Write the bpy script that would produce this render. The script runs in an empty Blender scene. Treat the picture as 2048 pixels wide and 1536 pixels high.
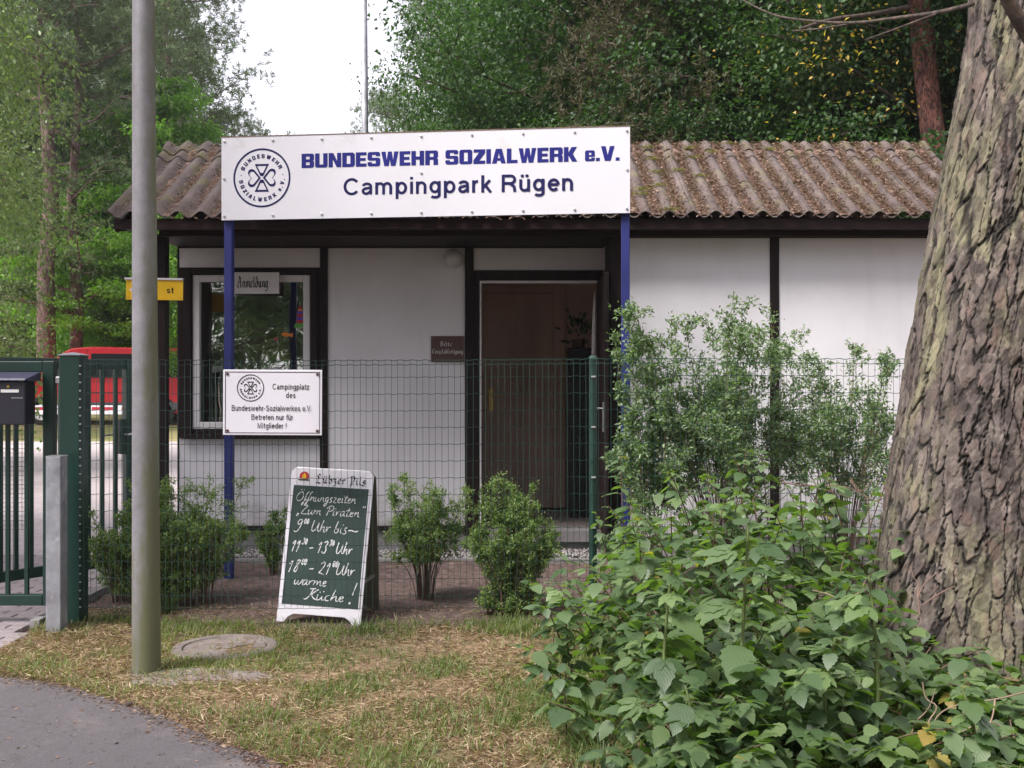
import bpy, math, random
import numpy as np
from mathutils import Vector, Matrix
sc = bpy.context.scene
COL = sc.collection
R = math.radians
F, EYE = 2162.0, 1.42            # focal length in photo pixels, eye height in metres
# ------------------------------------------------------------------ camera, sky, sun, exposure
cam = bpy.data.objects.new('camera', bpy.data.cameras.new('camera')); COL.objects.link(cam)
cam.location = (0, 0, EYE); cam.rotation_euler = (R(90), 0, 0)
cam.data.sensor_width = 36; cam.data.lens = F * 36 / 2048; cam.data.clip_end = 900; cam.data.clip_start = .05
sc.camera = cam
SUN_EL, SUN_AZ = 52, 232          # azimuth: clockwise from +Y, sun stands behind the camera to the left
world = bpy.data.worlds.new('World'); sc.world = world; world.use_nodes = True
wn = world.node_tree; wn.nodes.clear()
sky = wn.nodes.new('ShaderNodeTexSky'); sky.sky_type = 'NISHITA'; sky.sun_disc = False
sky.sun_elevation = R(SUN_EL); sky.sun_rotation = R(SUN_AZ); sky.air_density = 1.0; sky.dust_density = 1.5; sky.ozone_density = 1.0
hs = wn.nodes.new('ShaderNodeHueSaturation'); hs.inputs['Saturation'].default_value = .16
tn = wn.nodes.new('ShaderNodeMix'); tn.data_type = 'RGBA'; tn.blend_type = 'MULTIPLY'; tn.inputs[0].default_value = 1.0
tn.inputs[7].default_value = (1.0, .955, 1.02, 1)
bgn = wn.nodes.new('ShaderNodeBackground'); bgn.inputs['Strength'].default_value = .15
wo = wn.nodes.new('ShaderNodeOutputWorld')
wn.links.new(sky.outputs[0], hs.inputs['Color']); wn.links.new(hs.outputs[0], tn.inputs[6])
wn.links.new(tn.outputs[2], bgn.inputs[0]); wn.links.new(bgn.outputs[0], wo.inputs[0])
sl = bpy.data.lights.new('sun', 'SUN'); sl.energy = 2.9; sl.angle = R(22); sl.color = (1, .95, .90)
sun = bpy.data.objects.new('sun', sl); COL.objects.link(sun)
az, el = R(SUN_AZ), R(SUN_EL)
sun.rotation_euler = Vector((-math.sin(az)*math.cos(el), -math.cos(az)*math.cos(el), -math.sin(el))).to_track_quat('-Z', 'Y').to_euler()
sc.view_settings.view_transform = 'Standard'; sc.view_settings.look = 'None'
sc.view_settings.exposure = 1.2; sc.view_settings.gamma = 1.0; sc.view_settings.use_curve_mapping = False
sc.render.engine = 'CYCLES'
sc.cycles.max_bounces = 6; sc.cycles.diffuse_bounces = 4; sc.cycles.glossy_bounces = 3
sc.cycles.transmission_bounces = 4; sc.cycles.transparent_max_bounces = 8
sc.cycles.use_denoising = True; sc.cycles.caustics_reflective = False; sc.cycles.caustics_refractive = False
sc.cycles.sample_clamp_indirect = 6

def P(px, py, Y):                 # where the photo's pixel lies at distance Y
    return Vector(((px - 1024) * Y / F, Y, EYE - (py - 768) * Y / F))
def X_(px, Y): return (px - 1024) * Y / F
def Z_(py, Y): return EYE - (py - 768) * Y / F
def GY(py): return F * EYE / (py - 768)
def hgt(x, y): return np.maximum(0, y - 12) * .025

# ------------------------------------------------------------------ materials
def nodes(name):
    m = bpy.data.materials.new(name); m.use_nodes = True
    nt = m.node_tree; return m, nt, nt.nodes['Principled BSDF']
def nn(nt, t, **kw):
    n = nt.nodes.new(t)
    for k, v in kw.items(): setattr(n, k, v)
    return n
def coord(nt, scale=(1, 1, 1), kind='Object'):
    tc = nn(nt, 'ShaderNodeTexCoord'); mp = nn(nt, 'ShaderNodeMapping'); mp.inputs['Scale'].default_value = scale
    nt.links.new(tc.outputs[kind], mp.inputs[0]); return mp.outputs[0]
def noise(nt, vec, s, d=4, r=.55, dist=0):
    n = nn(nt, 'ShaderNodeTexNoise'); n.inputs['Scale'].default_value = s; n.inputs['Detail'].default_value = d
    n.inputs['Roughness'].default_value = r; n.inputs['Distortion'].default_value = dist
    nt.links.new(vec, n.inputs['Vector']); return n.outputs['Fac']
def ramp(nt, fac, stops):
    r = nn(nt, 'ShaderNodeValToRGB'); e = r.color_ramp.elements
    while len(e) < len(stops): e.new(.5)
    for i, (p, c) in enumerate(stops):
        e[i].position = p; e[i].color = tuple(c[:3]) + (1,) if len(c) > 2 else (c[0],)*3 + (1,)
    nt.links.new(fac, r.inputs[0]); return r.outputs[0]
def mix(nt, fac, a, b, blend='MIX'):
    m = nn(nt, 'ShaderNodeMix', data_type='RGBA', blend_type=blend)
    for s, v in ((0, fac), (6, a), (7, b)):
        if isinstance(v, (int, float)): m.inputs[s].default_value = v
        elif isinstance(v, tuple): m.inputs[s].default_value = v if len(v) == 4 else v + (1,)
        else: nt.links.new(v, m.inputs[s])
    return m.outputs[2]
def bump(nt, bs, h, strength=.4, dist=.01):
    b = nn(nt, 'ShaderNodeBump'); b.inputs['Strength'].default_value = strength; b.inputs['Distance'].default_value = dist
    nt.links.new(h, b.inputs['Height']); nt.links.new(b.outputs[0], bs.inputs['Normal'])
def paint(name, col, rough=.5, var=.15, scale=3, dirt=None, metal=0, bscale=60, bstr=.15, spec=.5, stretch=(1, 1, 1), vcol=None):
    m, nt, bs = nodes(name); v = coord(nt, stretch)
    n1 = noise(nt, v, scale, 5); dk = tuple(c*(1-var*2) for c in col); lt = tuple(min(1, c*(1+var)) for c in col)
    c = ramp(nt, n1, [(.3, dk), (.7, lt)])
    if dirt:
        n2 = noise(nt, v, scale*2.3, 6, .65, .4); c = mix(nt, ramp(nt, n2, [(dirt[1], (0,)), (dirt[1]+.14, (1,))]), c, tuple(dirt[0]))
    nt.links.new(c, bs.inputs['Base Color']); bs.inputs['Roughness'].default_value = rough; bs.inputs['Metallic'].default_value = metal
    bs.inputs['Specular IOR Level'].default_value = spec
    n3 = noise(nt, v, bscale, 3); bump(nt, bs, n3, bstr, .004)
    return m
def leafmat(name, cols, back=None, trans=.35, rough=.42, spec=.45, veins=False):
    m, nt, bs = nodes(name)
    at = nn(nt, 'ShaderNodeAttribute', attribute_name='tint'); oi = nn(nt, 'ShaderNodeObjectInfo')
    if veins:
        a = nn(nt, 'ShaderNodeMath', operation='MULTIPLY_ADD'); nt.links.new(oi.outputs['Random'], a.inputs[0]); a.inputs[1].default_value = .9; 
        nt.links.new(at.outputs['Fac'], a.inputs[2]); f = a.outputs[0]
    else:
        v = coord(nt); n1 = noise(nt, v, .55, 3)
        a = nn(nt, 'ShaderNodeMath', operation='MULTIPLY_ADD'); nt.links.new(n1, a.inputs[0]); a.inputs[1].default_value = .8
        nt.links.new(at.outputs['Fac'], a.inputs[2])
        a2 = nn(nt, 'ShaderNodeMath', operation='SUBTRACT'); nt.links.new(a.outputs[0], a2.inputs[0]); a2.inputs[1].default_value = .4; f = a2.outputs[0]
    k = len(cols)
    c = ramp(nt, f, [(.02 + .96*i/(k-1), q) for i, q in enumerate(cols)])
    if back:
        g = nn(nt, 'ShaderNodeNewGeometry'); c = mix(nt, g.outputs['Backfacing'], c, tuple(back))
    if veins:
        uv = coord(nt, (1, 1, 1), 'UV'); sp = nn(nt, 'ShaderNodeSeparateXYZ'); nt.links.new(uv, sp.inputs[0])
        ab = nn(nt, 'ShaderNodeMath', operation='ABSOLUTE'); nt.links.new(sp.outputs[0], ab.inputs[0])
        sb = nn(nt, 'ShaderNodeMath', operation='MULTIPLY_ADD'); nt.links.new(ab.outputs[0], sb.inputs[0]); sb.inputs[1].default_value = -.9; nt.links.new(sp.outputs[1], sb.inputs[2])
        ml = nn(nt, 'ShaderNodeMath', operation='MULTIPLY'); nt.links.new(sb.outputs[0], ml.inputs[0]); ml.inputs[1].default_value = 44
        sn = nn(nt, 'ShaderNodeMath', operation='SINE'); nt.links.new(ml.outputs[0], sn.inputs[0])
        bump(nt, bs, sn.outputs[0], .14, .0012)
        c = mix(nt, ramp(nt, sn.outputs[0], [(.72, (0,)), (1.0, (.42,))]), c, (.125, .185, .085))
    nt.links.new(c, bs.inputs['Base Color']); bs.inputs['Roughness'].default_value = rough; bs.inputs['Specular IOR Level'].default_value = spec
    tr = nn(nt, 'ShaderNodeBsdfTranslucent'); tc = mix(nt, 1.0, c, (1.5, 1.9, .55), 'MULTIPLY'); nt.links.new(tc, tr.inputs[0])
    ms = nn(nt, 'ShaderNodeMixShader'); ms.inputs[0].default_value = trans
    nt.links.new(bs.outputs[0], ms.inputs[1]); nt.links.new(tr.outputs[0], ms.inputs[2])
    nt.links.new(ms.outputs[0], nt.nodes['Material Output'].inputs[0])
    return m
M = {}
M['plaster'] = paint('white_plaster', (.64, .62, .655), .8, .035, 1.4, ((.46, .445, .46), .66), bscale=170, bstr=.5)
def mk_plaster():
    m, nt, bs = nodes('white_plaster'); v = coord(nt); sp = nn(nt, 'ShaderNodeSeparateXYZ'); nt.links.new(v, sp.inputs[0])
    c = ramp(nt, noise(nt, v, 1.3, 5), [(.3, (.66, .64, .675)), (.7, (.75, .735, .765))])
    st = noise(nt, coord(nt, (3, 3, .6)), 1.6, 6, .6, .5); c = mix(nt, ramp(nt, st, [(.5, (0,)), (.85, (.22,))]), c, (.40, .375, .36))
    mr = nn(nt, 'ShaderNodeMapRange'); nt.links.new(sp.outputs[2], mr.inputs[0]); mr.inputs[1].default_value = .75; mr.inputs[2].default_value = .2; mr.inputs[3].default_value = -.15; mr.inputs[4].default_value = .30
    ad = nn(nt, 'ShaderNodeMath', operation='ADD'); nt.links.new(noise(nt, v, 9, 7, .7), ad.inputs[0]); nt.links.new(mr.outputs[0], ad.inputs[1])
    c = mix(nt, ramp(nt, ad.outputs[0], [(.55, (0,)), (.85, (.6,))]), c, (.30, .26, .23))
    nt.links.new(c, bs.inputs['Base Color']); bs.inputs['Roughness'].default_value = .85; bump(nt, bs, noise(nt, v, 150, 4, .7), .6, .004); return m
M['plaster'] = mk_plaster()
M['timber'] = paint('dark_stained_timber', (.019, .010, .0105), .6, .3, 6, ((.04, .026, .024), .6), stretch=(1, 1, .12), bscale=90, bstr=.5, spec=.2)
M['timber2'] = paint('weathered_timber', (.026, .012, .012), .6, .3, 8, ((.04, .022, .021), .6), stretch=(.12, 1, 1), bscale=90, bstr=.5, spec=.2)
M['white'] = paint('white_paint', (.72, .70, .72), .4, .05, 3, ((.5, .47, .45), .7), bscale=40, bstr=.05)
M['signwhite'] = paint('white_sign_sheet', (.70, .69, .74), .33, .03, 1.2, ((.56, .54, .52), .64), bscale=30, bstr=.03)
M['enamel'] = paint('white_enamel', (.72, .70, .76), .2, .02, 3, bscale=30, bstr=.02)
M['blue'] = paint('blue_paint', (.024, .030, .15), .45, .12, 4, ((.05, .05, .13), .68), bscale=60, bstr=.12, spec=.3)
M['signblue'] = paint('sign_blue', (.024, .026, .19), .5, .1, 2.5, bstr=.02, spec=.12)
M['signdark'] = paint('sign_dark_blue', (.018, .017, .085), .5, .05, 5, bstr=.02, spec=.12)
M['ink'] = paint('black_ink', (.012, .010, .015), .6, .05, 5, bstr=.02, spec=.12)
M['chalk'] = paint('white_chalk', (.72, .73, .74), .9, .12, 60, bstr=.1)
M['slate'] = paint('green_chalk_board', (.022, .047, .041), .6, .15, 5, ((.035, .065, .058), .62), bscale=50, bstr=.06)
M['green'] = paint('dark_green_coat', (.010, .040, .031), .38, .12, 4, ((.028, .065, .05), .66), bscale=50, bstr=.08)
M['greenwire'] = paint('green_wire', (.028, .075, .06), .42, .15, 8, bstr=.02)
M['galv'] = paint('galvanised_steel', (.36, .365, .40), .5, .22, 7, ((.47, .48, .52), .56), metal=.35, bscale=14, bstr=.12)
M['steel'] = paint('bare_steel', (.5, .5, .5), .35, .1, 9, metal=.8)
M['brass'] = paint('brass', (.55, .36, .10), .35, .1, 9, metal=.9)
M['black'] = paint('black_paint', (.012, .012, .016), .45, .1, 5)
M['mailbox'] = paint('dark_mailbox_paint', (.021, .021, .032), .42, .12, 3)
M['mailtop'] = paint('mailbox_lid_paint', (.075, .07, .13), .28, .1, 3)
M['rubber'] = paint('rubber', (.02, .02, .022), .75, .1, 9)
M['vanred'] = paint('red_car_paint', (.74, .014, .03), .35, .06, 2, bstr=.01, spec=.35)
M['grey'] = paint('grey_plastic', (.12, .12, .14), .5, .1, 6)
M['silver'] = paint('silver', (.6, .6, .62), .3, .05, 6, metal=.7)
M['barred'] = paint('red_stripe', (.45, .012, .03), .45, .08, 3)
M['yellow'] = paint('yellow_enamel', (.85, .50, .010), .4, .08, 4)
M['brownsign'] = paint('brown_engraved_sheet', (.085, .038, .034), .45, .1, 4)
M['doorwood'] = paint('brown_interior_door', (.58, .40, .34), .5, .12, 4, stretch=(1, 1, .2), bstr=.2)
M['roomwall'] = paint('room_wall', (.66, .52, .46), .85, .05, 2)
M['floor'] = paint('room_floor', (.32, .27, .26), .4, .1, 4)
M['concrete'] = paint('concrete', (.29, .275, .275), .85, .14, 4, ((.17, .155, .15), .6), bscale=70, bstr=.5)
M['sand'] = paint('sandy_concrete', (.21, .175, .16), .9, .14, 7, ((.12, .085, .07), .52), bscale=60, bstr=.8)
M['lamp'] = paint('milky_glass', (.5, .49, .48), .12, .12, 9, bstr=.02, spec=.7)
M['lace'] = paint('white_lace', (.6, .55, .53), .9, .05, 9)
M['paper'] = paint('paper', (.75, .74, .74), .7, .03, 9)
M['fish'] = paint('orange_film', (.7, .2, .02), .4, .05, 9)
M['redfilm'] = paint('red_film', (.42, .02, .04), .4, .05, 9)
M['bluefilm'] = paint('violet_film', (.10, .05, .45), .4, .05, 9)
M['greenfilm'] = paint('green_film', (.08, .35, .03), .4, .05, 9)
M['backboard'] = paint('grey_brown_board', (.11, .095, .07), .7, .2, 5, stretch=(1, 1, .2), bstr=.3)

def mk_pole():   # lamp pole: grey zinc with green algae near the ground and along one side
    m, nt, bs = nodes('aged_zinc_pole'); v = coord(nt); sp = nn(nt, 'ShaderNodeSeparateXYZ'); nt.links.new(v, sp.inputs[0])
    n1 = noise(nt, v, 9, 6, .65); base = ramp(nt, n1, [(.3, (.145, .14, .145)), (.7, (.235, .225, .25))])
    mr = nn(nt, 'ShaderNodeMapRange'); nt.links.new(sp.outputs[2], mr.inputs[0]); mr.inputs[1].default_value = 1.0; mr.inputs[2].default_value = -.05
    mr.inputs[3].default_value = -.02; mr.inputs[4].default_value = .42
    mx = nn(nt, 'ShaderNodeMapRange'); nt.links.new(sp.outputs[0], mx.inputs[0]); mx.inputs[1].default_value = -.03; mx.inputs[2].default_value = .07
    mx.inputs[3].default_value = -.12; mx.inputs[4].default_value = .42
    n2 = noise(nt, coord(nt, (1, 1, .25)), 14, 6, .7)
    a = nn(nt, 'ShaderNodeMath', operation='ADD'); nt.links.new(n2, a.inputs[0]); nt.links.new(mr.outputs[0], a.inputs[1])
    b = nn(nt, 'ShaderNodeMath', operation='ADD'); nt.links.new(a.outputs[0], b.inputs[0]); nt.links.new(mx.outputs[0], b.inputs[1])
    c = mix(nt, ramp(nt, b.outputs[0], [(.5, (0,)), (.82, (.85,))]), base, (.115, .12, .045))
    n4 = noise(nt, v, 120, 2); c = mix(nt, ramp(nt, n4, [(.62, (0,)), (.7, (.6,))]), c, (.16, .12, .085))
    nt.links.new(c, bs.inputs['Base Color']); bs.inputs['Roughness'].default_value = .55; bs.inputs['Metallic'].default_value = .1
    bump(nt, bs, n1, .3, .004); return m
M['pole'] = mk_pole()
def mk_roof():
    m, nt, bs = nodes('weathered_fibre_cement'); v = coord(nt)
    n1 = noise(nt, v, 5, 6, .65); base = ramp(nt, n1, [(.28, (.072, .053, .052)), (.5, (.125, .096, .090)), (.75, (.19, .148, .138))])
    n2 = noise(nt, v, 3.1, 5, .6, .6); c = mix(nt, ramp(nt, n2, [(.52, (0,)), (.66, (.75,))]), base, (.15, .135, .06))
    n3 = noise(nt, v, 60, 4, .7); c = mix(nt, ramp(nt, n3, [(.55, (0,)), (.72, (.6,))]), c, (.12, .085, .07))
    nt.links.new(c, bs.inputs['Base Color']); bs.inputs['Roughness'].default_value = .9; bump(nt, bs, n3, .7, .006); return m
M['roof'] = mk_roof()
M['moss'] = paint('moss', (.20, .19, .03), .95, .3, 30, bscale=120, bstr=1)
def mk_ground():
    m, nt, bs = nodes('soil_and_thatch'); v = coord(nt); sp = nn(nt, 'ShaderNodeSeparateXYZ'); nt.links.new(v, sp.inputs[0])
    n1 = noise(nt, v, 14, 8, .75); soil = ramp(nt, n1, [(.3, (.06, .038, .034)), (.5, (.145, .098, .088)), (.68, (.25, .18, .16))])
    n2 = noise(nt, v, 22, 8, .7); thatch = ramp(nt, n2, [(.3, (.07, .045, .028)), (.5, (.22, .145, .085)), (.7, (.38, .28, .17))])
    n5 = noise(nt, v, 1.7, 4, .6); gr = mix(nt, ramp(nt, n5, [(.45, (0,)), (.62, (.6,))]), thatch, (.085, .095, .03))
    n3 = noise(nt, v, 2.5, 5, .65); a = nn(nt, 'ShaderNodeMath', operation='MULTIPLY_ADD'); nt.links.new(n3, a.inputs[0]); a.inputs[1].default_value = 1.0; nt.links.new(sp.outputs[1], a.inputs[2])
    mr = nn(nt, 'ShaderNodeMapRange'); nt.links.new(a.outputs[0], mr.inputs[0]); mr.inputs[1].default_value = 6.5; mr.inputs[2].default_value = 6.85
    c = mix(nt, mr.outputs[0], gr, soil)
    m2 = nn(nt, 'ShaderNodeMapRange'); nt.links.new(a.outputs[0], m2.inputs[0]); m2.inputs[1].default_value = 20; m2.inputs[2].default_value = 23
    n6 = noise(nt, v, .9, 5, .7); c = mix(nt, m2.outputs[0], c, ramp(nt, n6, [(.4, (.33, .27, .13)), (.6, (.17, .19, .055))]))
    nt.links.new(c, bs.inputs['Base Color']); bs.inputs['Roughness'].default_value = .95
    n4 = noise(nt, v, 90, 4, .7); bump(nt, bs, n4, .9, .012); return m
M['ground'] = mk_ground()
def mk_asphalt():
    m, nt, bs = nodes('asphalt'); v = coord(nt)
    n1 = noise(nt, v, 220, 3, .8); c = ramp(nt, n1, [(.32, (.045, .04, .044)), (.55, (.115, .104, .112)), (.72, (.25, .23, .235))])
    n2 = noise(nt, v, 2.2, 6, .65, .5); c = mix(nt, ramp(nt, n2, [(.5, (0,)), (.66, (.65,))]), c, (.19, .165, .16)); c = mix(nt, ramp(nt, noise(nt, v, 38, 5, .75), [(.56, (0,)), (.74, (.6,))]), c, (.26, .235, .23)); c = mix(nt, ramp(nt, noise(nt, v, 7, 6, .7), [(.55, (0,)), (.7, (.5,))]), c, (.055, .05, .055))
    vo = nn(nt, 'ShaderNodeTexVoronoi', feature='DISTANCE_TO_EDGE'); vo.inputs['Scale'].default_value = 1.1
    dv = nn(nt, 'ShaderNodeTexNoise'); dv.inputs['Scale'].default_value = 3; dv.inputs['Detail'].default_value = 6; nt.links.new(v, dv.inputs['Vector'])
    wv = mix(nt, .28, v, dv.outputs['Color']); nt.links.new(wv, vo.inputs['Vector'])
    cm = mix(nt, 1.0, ramp(nt, vo.outputs['Distance'], [(.0, (.8,)), (.004, (0,))]), ramp(nt, noise(nt, v, 1.9, 3), [(.52, (0,)), (.6, (1,))]), 'MULTIPLY'); c = mix(nt, cm, c, (.03, .025, .025))
    nt.links.new(c, bs.inputs['Base Color']); bs.inputs['Roughness'].default_value = .88; bump(nt, bs, n1, .8, .004); return m
M['asphalt'] = mk_asphalt()
def mk_paving():
    m, nt, bs = nodes('paving'); v = coord(nt); bt = nn(nt, 'ShaderNodeTexBrick'); nt.links.new(v, bt.inputs['Vector'])
    bt.inputs['Scale'].default_value = 1; bt.inputs['Brick Width'].default_value = .2; bt.inputs['Row Height'].default_value = .1
    bt.inputs['Mortar Size'].default_value = .004; bt.inputs['Color1'].default_value = (.50, .43, .44, 1); bt.inputs['Color2'].default_value = (.43, .37, .38, 1); bt.inputs['Mortar'].default_value = (.16, .13, .12, 1)
    n = noise(nt, v, 1.2, 6, .6); c = mix(nt, ramp(nt, n, [(.35, (0,)), (.7, (.55,))]), bt.outputs[0], (.56, .49, .49))
    nt.links.new(c, bs.inputs['Base Color']); bs.inputs['Roughness'].default_value = .85; bump(nt, bs, bt.outputs['Fac'], -.5, .004); return m
M['paving'] = mk_paving()
M['paver'] = paint('paver_stone', (.34, .29, .30), .88, .12, 2.2, ((.22, .18, .17), .6), bscale=90, bstr=.6)
M['gravel'] = paint('white_gravel', (.52, .48, .47), .8, .35, 25, bscale=60, bstr=.3)
def mk_bark(name, c0, c1, c2, lich, lo=.52):
    m, nt, bs = nodes(name); at = nn(nt, 'ShaderNodeAttribute', attribute_name='fiss')
    v = coord(nt, (1, 1, .45)); n1 = noise(nt, v, 11, 8, .7, .3); base = ramp(nt, n1, [(.3, c0), (.5, c1), (.72, c2)])
    n2 = noise(nt, coord(nt, (1, 1, .35)), 3.4, 7, .7, .8); c = mix(nt, ramp(nt, n2, [(lo, (0,)), (lo+.13, (.7,))]), base, lich)
    n3 = noise(nt, coord(nt), 55, 5, .75); c = mix(nt, ramp(nt, n3, [(.52, (0,)), (.75, (.55,))]), c, tuple(q*1.9 for q in c1))
    vf = nn(nt, 'ShaderNodeTexVoronoi'); vf.inputs['Scale'].default_value = 30; nv = nn(nt, 'ShaderNodeTexNoise'); nv.inputs['Scale'].default_value = 22; nv.inputs['Detail'].default_value = 5
    cv = coord(nt, (1, 1, .42)); nt.links.new(cv, nv.inputs['Vector']); nt.links.new(mix(nt, .05, cv, nv.outputs['Color']), vf.inputs['Vector']); sc2 = nn(nt, 'ShaderNodeSeparateColor'); nt.links.new(vf.outputs['Color'], sc2.inputs[0])
    c = mix(nt, 1.0, c, ramp(nt, sc2.outputs[0], [(0, (.50, .47, .46)), (.5, (.95, .92, .90)), (1, (1.38, 1.32, 1.27))]), 'MULTIPLY'); c = mix(nt, ramp(nt, sc2.outputs[1], [(.86, (0,)), (.93, (.4,))]), c, (.17, .105, .085))
    c = mix(nt, ramp(nt, at.outputs['Fac'], [(.0, (0,)), (.35, (.75,)), (.9, (.96,))]), c, tuple(q*.22 for q in c0))  # shade inside the bark cracks is put into the colour
    n7 = noise(nt, coord(nt, (1, 1, .6)), 6.5, 6, .7, .5); c = mix(nt, ramp(nt, n7, [(.56, (0,)), (.70, (.55,))]), c, tuple(min(1, q*1.25) for q in c2)); nt.links.new(c, bs.inputs['Base Color']); bs.inputs['Roughness'].default_value = .92
    n4 = noise(nt, coord(nt, (1, 1, .5)), 38, 8, .8); bump(nt, bs, mix(nt, .5, n4, sc2.outputs[2]), 1.0, .016); return m
M['bark'] = mk_bark('old_pine_bark', (.050, .040, .037), (.104, .085, .078), (.20, .170, .155), (.20, .20, .115), .475)
M['bark2'] = mk_bark('grey_pine_bark', (.10, .065, .062), (.20, .135, .128), (.28, .2, .19), (.17, .16, .12), .6)
M['redbark'] = mk_bark('red_pine_bark', (.085, .036, .030), (.165, .070, .055), (.24, .115, .09), (.17, .12, .10), .62)
M['darkbark'] = mk_bark('dark_bark', (.04, .03, .025), (.075, .055, .045), (.12, .09, .075), (.07, .075, .04), .55)
M['stem'] = paint('green_stem', (.13, .17, .055), .6, .15, 6)
M['woodystem'] = paint('brown_stem', (.13, .08, .058), .8, .2, 12)
M['drytwig'] = paint('dry_twig', (.30, .21, .15), .85, .2, 12)
M['redtwig'] = paint('reddish_cane', (.21, .125, .10), .8, .2, 12)
M['rasp'] = leafmat('raspberry_leaf', [(.048, .090, .036), (.074, .126, .050), (.112, .170, .070), (.165, .235, .09)], (.20, .29, .085), .28, .47, .6, veins=True)
M['rasp2'] = leafmat('thicket_leaf', [(.040, .078, .030), (.070, .116, .044), (.135, .195, .072)], (.16, .24, .07), .30, .47, .6)
M['shrubleaf'] = leafmat('shrub_leaf', [(.085, .14, .04), (.17, .245, .07), (.25, .33, .11)], None, .35, .45, .5)
M['shrubleaf2'] = leafmat('tall_shrub_leaf', [(.085, .13, .07), (.15, .215, .11), (.24, .32, .17)], None, .35, .4, .55)
M['oak'] = leafmat('broad_leaf', [(.018, .046, .018), (.040, .088, .027), (.078, .14, .042)], None, .3, .5, .4)
M['lime'] = leafmat('fresh_leaf', [(.07, .15, .025), (.14, .27, .04), (.22, .35, .07)], None, .42, .42, .5)
M['birch'] = leafmat('birch_leaf', [(.08, .125, .05), (.15, .21, .08), (.26, .31, .14)], None, .38, .4, .6)
M['needle'] = leafmat('pine_needle', [(.070, .105, .055), (.12, .165, .085), (.19, .24, .13)], None, .2, .55, .4)
M['browneedle'] = leafmat('brownish_needle', [(.065, .05, .033), (.095, .08, .047), (.085, .10, .05)], None, .2, .6, .3)
M['yellowleaf'] = leafmat('yellowing_leaf', [(.45, .30, .05), (.55, .36, .08), (.6, .45, .15)], None, .35, .5, .4)
M['grass'] = leafmat('grass_blade', [(.07, .11, .03), (.13, .18, .05), (.24, .25, .10)], None, .35, .5, .4)
M['straw'] = leafmat('straw', [(.17, .10, .065), (.34, .235, .155), (.60, .48, .35)], None, .15, .7, .3)
M['litter'] = leafmat('pine_litter', [(.085, .048, .038), (.185, .115, .09), (.34, .24, .19)], None, .1, .8, .2)
def mk_glass(name, refl, tint=(.9, .93, .9)):
    m = bpy.data.materials.new(name); m.use_nodes = True; nt = m.node_tree; nt.nodes.clear()
    o = nn(nt, 'ShaderNodeOutputMaterial'); g = nn(nt, 'ShaderNodeBsdfGlossy'); g.inputs['Roughness'].default_value = .01
    t = nn(nt, 'ShaderNodeBsdfTransparent'); t.inputs[0].default_value = tint + (1,)
    v = coord(nt); n = noise(nt, v, 2.2, 2); b = nn(nt, 'ShaderNodeBump'); b.inputs['Strength'].default_value = .12; b.inputs['Distance'].default_value = .02
    nt.links.new(n, b.inputs['Height']); nt.links.new(b.outputs[0], g.inputs['Normal'])
    fr = nn(nt, 'ShaderNodeFresnel'); fr.inputs[0].default_value = 1.5
    ad = nn(nt, 'ShaderNodeMath', operation='ADD'); nt.links.new(fr.outputs[0], ad.inputs[0]); ad.inputs[1].default_value = refl
    ms = nn(nt, 'ShaderNodeMixShader'); nt.links.new(ad.outputs[0], ms.inputs[0]); nt.links.new(t.outputs[0], ms.inputs[1]); nt.links.new(g.outputs[0], ms.inputs[2])
    nt.links.new(ms.outputs[0], o.inputs[0]); return m
M['glass'] = mk_glass('window_glass', .26); M['vanglass'] = paint('dark_van_glass', (.010, .011, .014), .3, .05, 3, bstr=.01, spec=.15)

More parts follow.
